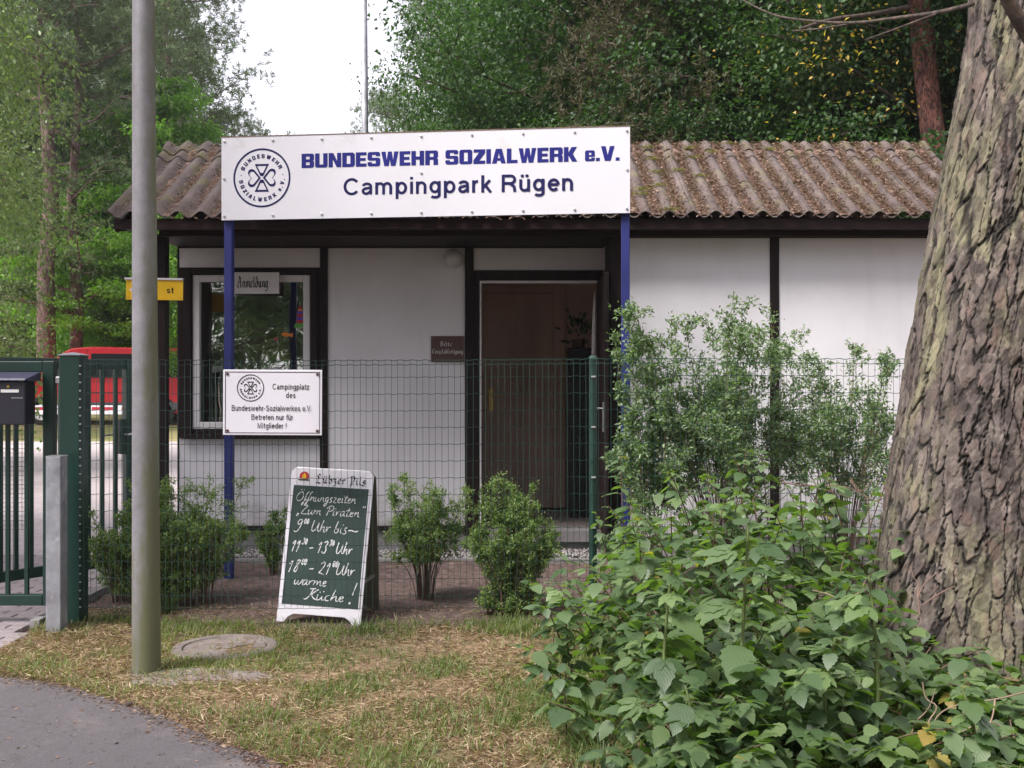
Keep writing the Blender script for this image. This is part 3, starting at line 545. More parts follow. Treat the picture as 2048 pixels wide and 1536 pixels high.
while yy < 8.98:
    xx = -4.35 + (.1 if row % 2 else 0)
    while xx < -2.60:
        edge = -2.70 - (.08*(yy-5.66)/.74 if yy < 6.4 else .08+.03*(yy-6.4)/2); vis = xx > -1024/F*yy*1.2 - .25
        ylo = np.interp(xx, [-4.5, -3.1, -2.7], [5.95, 5.60, 5.62]); jz = lambda: (rg.uniform(-.002, .002))
        if vis and yy > ylo:
            if xx + .098 < edge: link('paver', pmesh[row % 3], pv, (xx, yy, jz()), (rg.uniform(-.008, .008), rg.uniform(-.008, .008), rg.uniform(-.006, .006)))
            elif xx - .002 < edge: link('paver', hm_, pv, (xx-.05, yy, jz()), (0, 0, rg.uniform(-.006, .006)))
        xx += .2
    yy += .1; row += 1
kb = thing('kerb_strip', 'low grey concrete kerb strip between the paved path and the soil bed', 'kerb')
for i in range(8): MB().box(-2.835, -2.775, 6.35+i*1.0, 7.343+i*1.0, -.1, .035 if i < 7 else .03).build('kerb_stone', M['concrete'], kb, bev=.006)
# gravel strip before the plinth
gv = MB().box(-2.74, .76, 8.60, 8.64, -.05, .03).build('edging_board', M['concrete'], kb, bev=.004)
n = 5200; gp = np.stack([rs.uniform(-2.74, .72, n), rs.uniform(8.65, 9.03, n), rs.uniform(.0, .045, n)], 1)
oct_ = np.array([[1,0,0],[-1,0,0],[0,1,0],[0,-1,0],[0,0,.7],[0,0,-.7]], float)
of = np.array([[0,2,4],[2,1,4],[1,3,4],[3,0,4],[2,0,5],[1,2,5],[3,1,5],[0,3,5]])
V = gp[:, None, :] + oct_[None]*rs.uniform(.007, .017, (n, 1, 1))*rs.uniform(.7, 1.3, (n, 6, 3)); Fc = (of[None] + (np.arange(n)*6)[:, None, None]).reshape(-1, 3)
tag(link('gravel', np_mesh('gravel', V.reshape(-1, 3), Fc, M['gravel'], smooth=False)), kind='stuff')
# manhole
mc = P(450, 1297, GY(1297)); mh = thing('manhole_cover', 'round grey concrete manhole cover half sunk in the dry grass beside the lamp pole', 'manhole', (mc.x, mc.y, .0))
mb = MB(); mb.add([(r*math.cos(a*math.pi/24), r*math.sin(a*math.pi/24), z) for r, z in ((.275, -.05), (.28, .008), (.272, .015), (.225, .016), (.22, .008)) for a in range(48)],
   [(i*48+j, i*48+(j+1) % 48, (i+1)*48+(j+1) % 48, (i+1)*48+j) for i in range(4) for j in range(48)]); mb.build('ring', M['sand'], mh, smooth=False)
mb = MB().tube([(0, 0, -.04), (0, 0, .011)], .216, 48); mb.build('lid', M['sand'], mh, bev=.004)
MB().box(.06, .11, -.012, .012, .0105, .0135).build('lifting_slot', M['black'], mh)

# ------------------------------------------------------------------ reception building
B = thing('reception_building', 'low white half-timbered reception hut with corrugated fibre cement roof behind the wire fence', 'building')
def part(name, mat, *boxes, par=B, bev=.004, **kw):
    mb = MB()
    for b in boxes: mb.box(*b)
    return mb.build(name, mat, par, bev=bev, **kw)
YW, YR, ZT, ZF = 9.05, 8.485, 2.57, .22      # recessed wall plane, right wall plane, soffit, floor
xw = lambda px: X_(px, YW)
zw = lambda py: Z_(py, YW)
def panel(x0, x1, z0, z1, y, t=.10): return part('wall_panel', M['plaster'], (x0, x1, y, y+t, z0, z1), bev=.003)
ZS = zw(1052)
XL = xw(357)
panel(XL, xw(640), zw(535), ZT, YW+.012); panel(XL, xw(640), ZS, zw(876), YW+.012)
panel(xw(655), xw(930), ZS, ZT, YW+.012); panel(xw(947), xw(1217)+.05, zw(540), ZT, YW+.012)
def post(x0, x1, y0, y1, z0, z1, m='timber', nm='timber_post'): return part(nm, M[m], (x0, x1, y0, y1, z0, z1), bev=.006)
post(xw(640), xw(655), YW-.012, YW+.10, ZS, ZT); post(xw(930), xw(947), YW-.012, YW+.10, .15, ZT)
post(XL-.012, XL+.0, YW, YW+.10, ZS-.03, ZT)
post(X_(316, 8.47), X_(334, 8.47), 8.43, 8.53, .0, ZT)                       # free corner post of the porch
part('sill_beam', M['timber'], (XL-.03, xw(930), YW-.02, YW+.10, zw(1060), ZS-.001))
part('plinth', M['concrete'], (XL-.02, .78, YW+.02, YW+.12, -.1, zw(1060)-.001), bev=.006)
# side and back walls
part('side_wall', M['plaster'], (XL, XL+.1, YW+.12, 10.80, .0, ZT)); part('side_wall', M['plaster'], (3.38, 3.48, 8.6, 10.8, .0, ZT))
part('back_wall', M['plaster'], (XL, 3.48, 10.81, 10.9, 0, ZT))
part('gable_wall', M['timber'], (XL, XL+.02, 9.2, 10.1, ZT+.02, 3.0)); 
# soffit, beams
part('soffit', M['timber'], (XL-.02, 3.5, 8.5, 9.15, ZT, ZT+.03)); part('ceiling', M['roomwall'], (XL, 3.5, 9.16, 10.8, ZT, ZT+.03))
part('eave_beam', M['timber2'], (X_(318, 8.43), 3.55, 8.42, 8.5, ZT, ZT+.14), bev=.006)
part('header_beam', M['timber'], (XL, .77, YW-.01, YW+.011, ZT-.012, ZT-.001))
part('fascia', M['timber2'], (-3.03, 3.58, 8.215, 8.245, Z_(459, 8.23), 2.675), bev=.004)
part('eave_soffit', M['timber'], (-3.03, 3.58, 8.246, 8.42, Z_(459, 8.23)+.02, Z_(459, 8.23)+.04))
# right block
XC0, XC1 = X_(1220, YR), X_(1243, YR)
post(XC0, XC1, YR-.015, YR+.09, .0, ZT-.001); x2 = X_(1540, YR), X_(1558, YR)
panel(XC1, x2[0], .22, ZT-.004, YR); panel(x2[1], 3.38, .22, ZT-.004, YR); post(x2[0], x2[1], YR-.012, YR+.1, .1, ZT-.004)
post(3.38, 3.48, YR-.012, YR+.1, 0, ZT-.004); part('plinth', M['concrete'], (XC1, 3.38, YR+.01, YR+.1, -.1, .219))
part('return_wall', M['timber'], (XC0+.01, XC1-.01, YR+.09, YW+.1, .0, ZT-.002))
# white cable along the corner post
part('trim_strip', M['white'], (XC1+.002, XC1+.018, YR-.008, YR, .1, ZT-.006))
# window with timber surround
WX0, WX1, WZ0, WZ1 = xw(372), xw(640), zw(876), zw(535)
wnd = part('window', M['timber'], (XL, xw(385)-.001, YW-.005, YW+.10, WZ0, WZ1), (xw(620)+.001, WX1-.001, YW-.005, YW+.10, WZ0, WZ1),
           (xw(385), xw(620), YW-.005, YW+.10, zw(550)+.001, WZ1), (xw(385), xw(620), YW-.005, YW+.10, WZ0, zw(858)-.001), bev=.004)
part('timber_surround', M['timber'], (WX0, xw(383), YW-.03, YW-.006, WZ0, WZ1-.02), (xw(622), WX1-.02, YW-.03, YW-.006, WZ0, WZ1-.02), (xw(383)+.001, xw(622)-.001, YW-.03, YW-.006, zw(548), WZ1-.02), par=wnd)
part('sill', M['timber'], (WX0-.02, WX1, YW-.07, YW-.006, WZ0-.005, WZ0+.035), par=wnd)
fx0, fx1, fz0, fz1 = xw(385), xw(620), zw(858), zw(550); t_ = .058
part('frame', M['white'], (fx0, fx0+t_, YW+.0, YW+.06, fz0, fz1), (fx1-t_, fx1, YW, YW+.06, fz0, fz1), (fx0+t_+.0005, fx1-t_-.0005, YW, YW+.06, fz1-t_, fz1), (fx0+t_+.0005, fx1-t_-.0005, YW, YW+.06, fz0, fz0+t_), par=wnd, bev=.005)
part('pane', M['glass'], (fx0+t_-.01, fx1-t_+.01, YW+.03, YW+.034, fz0+t_-.01, fz1-t_+.01), par=wnd, bev=0)
# doorway: thin white rebate, dark lintel, outward open leaf
DX0, DX1 = xw(963), xw(1195)
part('door_frame', M['timber'], (xw(947)+.001, xw(959), YW-.004, YW+.1, .16, zw(541)), (xw(959)+.001, .76, YW-.004, YW+.1, zw(560), zw(541)), (DX1, .77, YW+.001, YW+.1, .16, zw(560)-.001))
part('door_lining', M['white'], (xw(959)+.001, xw(959)+.016, YW+.0, YW+.09, .22, zw(561)), (xw(959)+.017, DX1-.001, YW, YW+.09, zw(566), zw(561)))
part('threshold', M['concrete'], (xw(947), .77, YW-.03, YW+.12, .10, .20))
dr = part('door', M['timber'], (.712, .745, 8.30, 9.03, .23, zw(562)), bev=.006)
h = MB(); h.tube([(.712, 8.37, 1.23), (.66, 8.37, 1.23), (.655, 8.46, 1.23)], .008, 8); h.box(.700, .7115, 8.355, 8.385, 1.05, 1.28); h.build('handle', M['steel'], dr)
# room behind
part('floor', M['floor'], (XL+.1, 3.38, YW+.13, 10.80, ZF-.05, ZF-.02)); part('room_wall', M['roomwall'], (XL+.11, 3.37, 10.56, 10.62, ZF-.02, ZT-.002))
part('room_wall', M['roomwall'], (-.95, -.89, YW+.13, 10.55, ZF-.02, ZT-.002)); part('room_wall', M['roomwall'], (1.2, 1.26, YW+.13, 10.55, ZF-.02, ZT-.002))
idr = part('inner_door', M['doorwood'], (-.42, X_(1106, 10.53), 10.50, 10.54, ZF, 2.30)); part('inner_door_frame', M['doorwood'], (X_(1106, 10.53)+.001, X_(1130, 10.53), 10.48, 10.555, ZF, 2.38), (-.5, X_(1106, 10.53), 10.48, 10.555, 2.305, 2.38))
h = MB(); q = P(982, 800, 10.49); h.box(q.x-.02, q.x+.02, 10.485, 10.499, q.z-.11, q.z+.11); h.tube([(q.x, 10.49, q.z+.04), (q.x, 10.44, q.z+.04), (q.x+.10, 10.44, q.z+.04)], .009, 8); h.tube([(q.x, 10.48, q.z-.05), (q.x, 10.455, q.z-.05)], .016, 8); h.build('handle', M['brass'], idr)
# roof: corrugated sheets in 5-wave widths, front and back slope, ridge hoods
PIT = .177; AMP = .0255; RX0 = -3.06; NW = 38; WPS = 5
def corr(name, w0, w1, path, seed, lift=0):
    rgx = np.random.RandomState(seed); nx = (w1-w0)*12+1; u = np.linspace(w0, w1, nx); V = []
    for (y, z) in path:
        V.append(np.stack([RX0 + u*PIT, np.full(nx, y), z + AMP*np.sin(2*np.pi*(u+.0)+np.pi/2) + lift], 1))
    k = len(path); T = np.concatenate(V); Bm = T.copy(); Bm[:, 2] -= .0085; m = nx*k
    i = np.arange(m).reshape(k, nx); q = lambda a: np.stack([a[:-1, :-1], a[:-1, 1:], a[1:, 1:], a[1:, :-1]], -1).reshape(-1, 4)
    fr = np.stack([i[0, :-1], i[0, :-1]+m, i[0, 1:]+m, i[0, 1:]], 1); bk = np.stack([i[-1, :-1], i[-1, 1:], i[-1, 1:]+m, i[-1, :-1]+m], 1)
    lf = np.stack([i[:-1, 0], i[1:, 0], i[1:, 0]+m, i[:-1, 0]+m], 1); rt = np.stack([i[:-1, -1], i[:-1, -1]+m, i[1:, -1]+m, i[1:, -1]], 1)
    o = link(name, np_mesh(name, np.concatenate([T, Bm]), np.concatenate([q(i), q(i+m)[:, ::-1], fr, bk, lf, rt]), M['roof'], smooth=True), B); return o
EY, EZ, RY, RZ = 8.165, 2.705, 9.63, 3.52
sl_ = lambda t: (EY+(RY-EY)*t, EZ+(RZ-EZ)*t)
w = 0; k = 0
while w < NW:
    w1 = min(w+WPS, NW); lift = .004*(k % 2)
    corr('roof_sheet', w, w1, [sl_(0), sl_(.3), sl_(.6), sl_(.86)], k, lift); corr('roof_sheet', w, w1, [sl_(.80), (sl_(.88)), (sl_(.96))], k+9, lift+.012)
    corr('roof_sheet', w, w1, [(2*RY-y, z) for y, z in (sl_(.96), sl_(.5), sl_(0))], k+20, lift)
    p0 = sl_(.885); p1 = (RY, RZ); corr('ridge_cap', w, w1, [(p0[0], p0[1]), (RY-.06, RZ-.012), (RY, RZ+.012), (RY+.06, RZ-.012), (2*RY-p0[0], p0[1])], k+40, lift+.030)
    w = w1; k += 1
# gutterless verge board left
MB().prism([(0, 0)], 0, 0) if False else None
mb = MB(); mb.add([(-3.02, EY+.06, 2.64), (-3.02, RY, 3.44), (-3.02, RY, 3.34), (-3.02, EY+.06, 2.575), (-2.99, EY+.06, 2.64), (-2.99, RY, 3.44), (-2.99, RY, 3.34), (-2.99, EY+.06, 2.575)], [(0,1,2,3),(7,6,5,4),(0,4,5,1),(3,2,6,7),(0,3,7,4),(1,5,6,2)]); mb.build('verge_board', M['timber2'], B)
for x_ in (-3.0+i*.8 for i in range(9)): # rafters under the porch side
    mb = MB(); mb.add([(x_+a, y_, z_) for a in (0, .06) for y_, z_ in ((8.25, 2.62), (9.6, 3.40), (9.6, 3.30), (8.25, 2.585))], [(3,2,1,0),(4,5,6,7),(0,1,5,4),(3,7,6,2),(0,4,7,3),(1,2,6,5)]); mb.build('rafter', M['timber'], B)
# litter in the roof valleys, moss, twigs
bv, bf, b0_ = [], [], 0
for wi in range(1, NW):
    ts = np.linspace(.0, .985, 70); wn_ = np.array([-.34, -.2, 0, .2, .34]); hgts = np.array([-.014, .003, .007, .003, -.014]); TT, WW = np.meshgrid(ts, wn_, indexing='ij'); xx_ = RX0+(wi+.5+WW)*PIT
    yy_ = EY+(RY-EY)*TT; amt = (vnoise(xx_*9, yy_*9, 1, 61)*.8+vnoise(xx_*2.3, yy_*2.3, 1, 62)*1.0-.55)*.022+(.010 if wi > 17 else -.002); zz_ = EZ+(RZ-EZ)*TT-AMP+hgts[None]+amt+np.where(TT > .8, .016, 0)+np.where(TT > .885, .028, 0)
    ii_ = np.arange(70*5).reshape(70, 5)+b0_; bv.append(np.stack([xx_, yy_, zz_], -1).reshape(-1, 3)); bf.append(np.stack([ii_[:-1, :-1], ii_[:-1, 1:], ii_[1:, 1:], ii_[1:, :-1]], -1).reshape(-1, 4)); b0_ += 350
bv = np.concatenate(bv); tag(link('needle_bed', np_mesh('needle_bed', bv, np.concatenate(bf), M['litter'], rs.rand(len(bv)), smooth=True)), kind='stuff')
n = 95000; wv = rs.randint(0, NW, n) + .5 + rs.normal(0, .15, n); tt = rs.uniform(.0, .985, n)
dens = np.clip((wv/NW*1.5 + .15), 0, 1); keep = rs.rand(n) < dens; wv, tt = wv[keep], tt[keep]; n = len(wv)
heavy = (vnoise(wv*PIT, tt*1.6, 2.5, 7) > .45) & (wv > 18); wv = np.where(heavy, wv + rs.normal(0, .10, n), wv)
yy_ = EY+(RY-EY)*tt; zz_ = EZ+(RZ-EZ)*tt + AMP*np.sin(2*np.pi*wv+np.pi/2) + .006 + np.where(np.abs(wv % 1 - .5) < .22, .022, 0) + np.where(tt > .80, .016, 0)+np.where(tt > .88, .03, 0) + rs.uniform(0, .012, n)
D = nrm(rs.normal(0, 1, (n, 3))*np.array([1, 1, .35])); U = nrm(rs.normal(0, .3, (n, 3)) + np.array([0, -.5, 1])); L = rs.uniform(.01, .035, n); Wd = np.where(rs.rand(n) < .2, L*.55, .0035)
V, Fc, T = leaves(np.stack([RX0+wv*PIT, yy_, zz_], 1), D, U, L, Wd, rs)
tag(link('roof_litter', np_mesh('roof_litter', V, Fc, M['litter'], T)), kind='stuff')
def tuftcloud(C, n, sig, size, rsx):
    Pq = C + rsx.normal(0, 1, (n, 3))*sig; D = nrm(rsx.normal(0, 1, (n, 3))+np.array([0, 0, .8])); return leaves(Pq, D, nrm(rsx.normal(0, 1, (n, 3))), rsx.uniform(.6, 1.2, n)*size, size*.35, rsx)
Vs, Fs, Ts, b0 = [], [], [], 0
for (px_, py_) in [(1304, 310), (1312, 332), (1320, 363), (1322, 392), (1280, 410), (1362, 360), (1365, 328), (1430, 322), (1388, 312), (1352, 437), (1384, 372), (1258, 400), (1540, 315), (1460, 300)]:
    t = (437-py_)/145.; y = EY+(RY-EY)*max(0, min(1, t*1.12/(1+.12*t))); wvx = (X_(px_, y)-RX0)/PIT; wvx = round(wvx)+rs.uniform(-.1, .1)
    k = 260; C = np.array([RX0+wvx*PIT, y, EZ+(RZ-EZ)*(y-EY)/(RY-EY)+AMP+.01+(.03 if y > 9.3 else 0)])
    v_, f_, t_2 = tuftcloud(C, k, np.array([.032, .03, .006]), .014, rs); Vs.append(v_); Fs.append(f_+b0); Ts.append(t_2); b0 += len(v_)
tag(link('roof_moss', np_mesh('roof_moss', np.concatenate(Vs), np.concatenate(Fs), M['moss'], np.concatenate(Ts))), kind='stuff')
def onroof(px, py, up=.05):
    t = (435-py)/145.; y = EY+(RY-EY)*t; return Vector((X_(px, y), y, EZ+(RZ-EZ)*t+AMP+up))
def twig(lbl, main, subs, r=.006):
    o = thing('fallen_twig', lbl, 'twig'); MB().tube([onroof(*p) for p in main], [r*(1-.6*i/len(main)) for i in range(len(main))], 5).build('main_stem', M['woodystem'], o)
    for s in subs: MB().tube([onroof(*p) for p in s], [r*.55, r*.4, r*.25][:len(s)], 4).build('side_twig', M['woodystem'], o)
    return o
twig('bare forked twig lying across the corrugations just right of the big name sign', [(1542, 405), (1520, 395), (1490, 388), (1460, 397), (1432, 402)], [[(1520, 395), (1530, 385), (1537, 378)], [(1490, 388), (1478, 370)], [(1460, 397), (1450, 412), (1438, 418)], [(1445, 400), (1430, 380)]])
twig('long thin dead branch lying on the roof beside the big pine trunk', [(1865, 345), (1835, 352), (1815, 348), (1790, 366), (1750, 374), (1700, 372)], [[(1835, 352), (1828, 340)], [(1790, 366), (1775, 378)], [(1815, 348), (1820, 336)]])
twig('short straight stick on the middle of the roof', [(1622, 345), (1598, 362)], [], .007)

# ------------------------------------------------------------------ things on the building
def plate(name, lbl, cat, cx, cy, Y, wpx, hpx, mat, t=.006, rot=0, bev=.002):
    s = Y/F; o = thing(name, lbl, cat, (X_(cx, Y), Y, Z_(cy, Y)), (0, rot, 0)); w_, h_ = wpx*s/2, hpx*s/2
    MB().box(-w_, w_, 0, t, -h_, h_).build('plate', mat, o, bev=bev); return o, s
o, s = plate('reception_sign', 'small white board lettered Anmeldung hung over the window top', 'sign', 510, 566, 8.97, 96, 43, M['white'], .015)
link('lettering', fraktur('Anmeldung', 62*s, 22*s, M['ink'], .10), o, (-35*s, -.002, -9*s), FACE)
for a in (-46, 44): MB().box(a*s, (a+2)*s, .0155, .06, 5*s, 8*s).build('bracket', M['white'], o)
o, s = plate('notice_sign', 'small brown sign lettered Bitte Einzelabfertigung beside the door', 'sign', 895, 698, 9.045, 66, 52, M['brownsign'], .012)
link('lettering', fraktur('Bitte', 25*s, 9*s, M['paper'], .13), o, (-15*s, -.002, 6*s), FACE); link('lettering', fraktur('Einzelabfertigung', 62*s, 9*s, M['paper'], .12), o, (-30*s, -.002, -9*s), FACE)
for a in (-1, 1): MB().cyl((a*29*s, -.001, 22*s), (0, 1, 0), .004, .004, 8).build('screw', M['brass'], o)
o, s = plate('direction_sign', 'yellow sign with white arrow fixed to the porch corner post behind the lamp pole', 'sign', 309, 580, 8.40, 114, 40, M['yellow'], .008, rot=R(.8))
MB().box(-57*s-.01, 57*s, -.012, .02, 20*s, 24*s).build('top_rail', M['white'], o, bev=.002)
mb = MB(); mb.prism([(-50*s, 0), (-38*s, 11*s), (-26*s, 11*s), (-26*s, -11*s), (-38*s, -11*s)], -.0015, -.0002); mb.build('arrow', M['white'], o)
link('lettering', sans('st', 13*s, M['ink'], 12*s), o, (24*s, -.0012, -6*s), FACE)
mb = MB()
for a in (-52, 52):
    for b in (-15, 15): mb.cyl((a*s, -.001, b*s), (0, 1, 0), .005, .003, 8)
mb.build('screw', M['brass'], o)
# globe lamp
o = thing('wall_lamp', 'round milky glass wall lamp high on the porch wall left of the door', 'lamp', (X_(907, 8.97), 8.97, Z_(517, 8.97)))
mb = MB()
for i in range(13):
    pass
def sphere(mb, c, r, sq=(1, 1, 1), n=20, m=12):
    vs = [(c[0]+r*sq[0]*math.sin(math.pi*i/m)*math.cos(2*math.pi*j/n), c[1]+r*sq[1]*math.sin(math.pi*i/m)*math.sin(2*math.pi*j/n), c[2]+r*sq[2]*math.cos(math.pi*i/m)) for i in range(m+1) for j in range(n)]
    return mb.add(vs, [(i*n+j, (i+1)*n+j, (i+1)*n+(j+1) % n, i*n+(j+1) % n) for i in range(m) for j in range(n)])
sphere(mb, (0, 0, 0), .080, (1, .7, 1)).build('globe', M['lamp'], o, smooth=True); MB().cyl((0, .056, 0), (0, 1, 0), .062, .03, 24).build('base', M['white'], o); MB().tube([(.055, .02, -.02), (.075, .06, -.02)], .006, 6).build('clip', M['steel'], o)
# film pictures on the pane (8 mm proud of the glass)
yg = YW+.027
def film(lbl, polys, nm='window_picture'):
    o = thing(nm, lbl, 'window picture', (0, yg, 0))
    for i, (m_, pl) in enumerate(polys): MB().prism([(X_(x, yg), Z_(y, yg)) for x, y in pl], -.001, .001).build('film_piece', m_, o)
film('striped lighthouse picture stuck to the right edge of the window pane', [(M['redfilm'], [(597, 618), (600, 609), (604, 618)]), (M['fish'], [(596, 622), (596, 618.3), (605, 618.3), (605, 622)])] + [((M['bluefilm'], M['redfilm'])[i % 2], [(595-i*.5, 622.3+i*6), (606+i*.1, 622.3+i*6), (606+i*.1, 628+i*6), (594.5-i*.5, 628+i*6)]) for i in range(4)] + [(M['greenfilm'], [(588, 655), (590, 647), (607, 647), (607, 655)])])
film('orange fish picture low on the window pane', [(M['fish'], [(562, 668), (570, 664), (580, 668), (586, 665), (585, 675), (579, 672), (570, 674)])])
film('small red starfish picture beside the orange fish', [(M['redfilm'], [(552+5*math.sin(a*math.pi/5)*(1 if a % 2 == 0 else .45), 678-5*math.cos(a*math.pi/5)*(1 if a % 2 == 0 else .45)) for a in range(10)])])
# lace curtain
o = thing('lace_curtain', 'short scalloped white lace curtain hanging inside the window', 'curtain', (0, 9.22, 0)); mb = MB()
cr = [(414, 686), (430, 690), (450, 690), (462, 680), (476, 676), (492, 684), (506, 692), (522, 690)]
for dz in (0, 2.5): strip3 = [(X_(x, 9.22), 0, Z_(y+dz, 9.22)) for x, y in chaikin(cr)]; mb.tube(strip3, .006, 4)
for i in range(26):
    x = 416+i*4; y = np.interp(x, [c[0] for c in cr], [c[1] for c in cr]); a = [(x, y), (x+rg.uniform(-6, 6), y+9), (x+rg.uniform(-6, 6), y+18+rg.uniform(-4, 6))]; mb.tube([(X_(p, 9.22), 0, Z_(q_, 9.22)) for p, q_ in a], .004, 4)
mb.build('lace', M['lace'], o)
o = thing('computer_monitor', 'light grey monitor standing inside the window bottom corner', 'monitor', (X_(425, 9.5), 9.5, 1.0))
MB().box(-.12, .12, 0, .22, .10, .34).build('casing', M['white'], o, bev=.03); MB().box(-.09, .09, -.012, -.001, .13, .31).build('screen', M['grey'], o); MB().box(-.06, .06, .04, .16, 0, .099).build('stand', M['white'], o)
o = thing('desk', 'dark desk under the reception window inside the hut', 'desk', (-2.0, 9.55, ZF-.02)); MB().box(-.6, .95, -.25, .35, .74, .78).build('desk_top', M['timber'], o); MB().box(-.56, -.52, -.2, .3, 0, .739).build('leg', M['timber'], o); MB().box(.88, .92, -.2, .3, 0, .739).build('leg', M['timber'], o)
o = thing('office_cabinet', 'tall black cabinet standing inside the open doorway', 'cabinet', (.64, 9.87, ZF-.02)); MB().box(-.12, .14, 0, .4, 0, 1.52).build('body', M['black'], o, bev=.006)
for i in range(4): MB().box(-.11, .13, -.012, -.001, .05+i*.36, .38+i*.36).build('drawer', M['grey'] if 0 else M['black'], o, bev=.004)
MB().box(-.135, .155, -.02, .41, 1.521, 1.55).build('top', M['black'], o, bev=.01)
o = thing('potted_plant', 'dark leafy plant on top of the black cabinet in the doorway', 'plant', (.62, 9.95, 1.754)); MB().tube([(0, 0, 0), (0, 0, .08)], [.05, .065], 12).build('pot', M['brownsign'], o)
k = 60; Pp = rs.normal(0, 1, (k, 3))*np.array([.06, .05, .06])+np.array([0, 0, .17]); V, Fc, T = leaves(Pp, nrm(Pp-np.array([0, 0, .08])), nrm(rs.normal(0, 1, (k, 3))+np.array([0, 0, 1])), .08, .035, rs); link('foliage', np_mesh('foliage', V, Fc, M['oak'], T), o)['kind'] = 'stuff'
o = thing('door_glare', 'narrow white shape standing in for light on the open door glass', 'curtain', (X_(1190, 9.2), 9.20, 0))
mb = MB(); mb.tube([(0, 0, 2.2), (-.003, 0, 2.1), (-.006, 0, 1.9), (-.007, 0, 1.62)], [.004, .014, .021, .024], 10); mb.build('glare_shape', M['white'], o, smooth=True)  # white cone stands in for light on the open door's glass

# ------------------------------------------------------------------ big sign on blue posts
YA, YB = 7.87, 7.53
xa, xb = X_(443, YA), X_(1260, YB); yaw = math.atan2(YB-YA, xb-xa); Wd_ = math.hypot(xb-xa, YB-YA)
S = thing('name_sign', 'wide white sign lettered Bundeswehr Sozialwerk e.V. Campingpark Rügen on two blue posts', 'sign', (xa, YA, 0), (0, 0, yaw))
zt, zb = 3.215, 2.612; zc = (zt+zb)/2
MB().box(0, Wd_, 0, .004, zb, zt).build('sign_panel', M['signwhite'], S)
MB().box(0, Wd_, -.003, .008, zt+.0005, zt+.006).build('edge_strip', paint('rusty_edge', (.22, .14, .10), .8, .3, 20), S)
mb = MB(); mb.box(.002, Wd_-.002, .005, .035, zt-.04, zt-.002).box(.002, Wd_-.002, .005, .035, zb+.002, zb+.04).build('back_rail', M['blue'], S)
for x0 in (0.003, Wd_-.062): MB().box(x0, x0+.06, .036, .096, -.3, zt-.01).build('post', M['blue'], S, bev=.006)
sx = Wd_/817.
def lx(px): return (px-443)*sx
def lz(px, py): a = (px-443)/817.; top = 272+(255-272)*a; bot = 437+(428-437)*a; return zb + (bot-py)/(bot-top)*(zt-zb)
link('lettering', heavy_text('BUNDESWEHR SOZIALWERK e.V.', lx(1240)-lx(609), .103, M['signblue']), S, (lx(609), -.0012, lz(609, 334)), FACE)
link('lettering', sans('Campingpark Rügen', lx(1148)-lx(693), M['signdark'], .122, 11.4), S, (lx(693), -.0012, lz(693, 389)), FACE)
link('emblem', emblem(.214, M['signdark']), S, (lx(527), -.0012, lz(527, 353)), FACE)
for i in range(9):
    for z in (zt-.03, zb+.03): MB().cyl((.022+i*(Wd_-.044)/8, -.004, z), (0, 1, 0), .009, .008, 10).build('bolt', M['silver'], S, bev=.002)
for x, z in ((.02, zc), (Wd_-.02, zc), (Wd_/2, zc+.01)): MB().cyl((x, -.004, z), (0, 1, 0), .009, .008, 10).build('bolt', M['silver'], S, bev=.002)

# ------------------------------------------------------------------ wire fence
FY = 6.25; fs = F/FY; fx0, fx1 = X_(168, FY), X_(1024, FY)+3.2
Fn = thing('wire_fence', 'green welded wire mesh fence with round steel posts in front of the hut', 'fence')
zrows = [Z_(p, FY) for p in (719, 728)] + [Z_(753+33.6*i, FY) for i in range(14)] + [Z_(1215, FY)]
zrows = [z for z in zrows if z > .06]; step = 12.55/fs; mb = MB(); r = .00165
def sag(x): return .006*math.sin(x*1.3)
k = 0; x = fx0
while x < fx1:
    mb.tube([(x + rg.uniform(-.002, .002), FY, zrows[0]), (x+rg.uniform(-.003, .003), FY+rg.uniform(-.002, .002), .75), (x, FY, zrows[-1])], r*.9, 3, cap=False); x += step
for j, z in enumerate(zrows):
    pts = []; x = fx0; i = 0; amp = .0045 if j < 2 else .0038
    while x < fx1: pts.append((x, FY+.002, z+sag(x)+(amp if i % 2 else -amp)+rg.uniform(-.001, .001))); x += step/2 if 0 else step*.5; i += 1
    pts = [(a, b, z+sag(a)+amp*math.sin(2*math.pi*(a-fx0)/step/1.0*.5*1.0) if False else c) for a, b, c in pts]
    q = []
    for ii, (a, b, c) in enumerate(pts): q.append((a, b, z+sag(a)+amp*math.sin(ii*math.pi/2+.6)*.62))
    mb.tube(q, r*(1.35 if j < 2 else 1.15), 3, cap=False)
wm = mb.build('wire_mesh', M['greenwire'], Fn); wm['kind'] = 'stuff'
for px_ in (1186,):
    x = X_(px_, FY+.03); p_ = MB().tube([(x, FY+.03, -.1), (x, FY+.03, 1.565)], .0235, 20).build('post', M['green'], Fn, smooth=False); MB().tube([(x, FY+.03, 1.566), (x, FY+.03, 1.575), (x, FY+.03, 1.585)], [.027, .026, .012], 20).build('cap', M['greenwire'], p_)
    for j in range(0, 15, 3): MB().box(x-.012, x+.012, FY-.003, FY+.006, zrows[min(j+2, len(zrows)-1)]-.005, zrows[min(j+2, len(zrows)-1)]+.005).build('clip', M['silver'], Fn)
MB().tube([(3.05, FY+.03, -.1), (3.05, FY+.03, 1.565)], .0235, 20).build('post', M['green'], Fn)
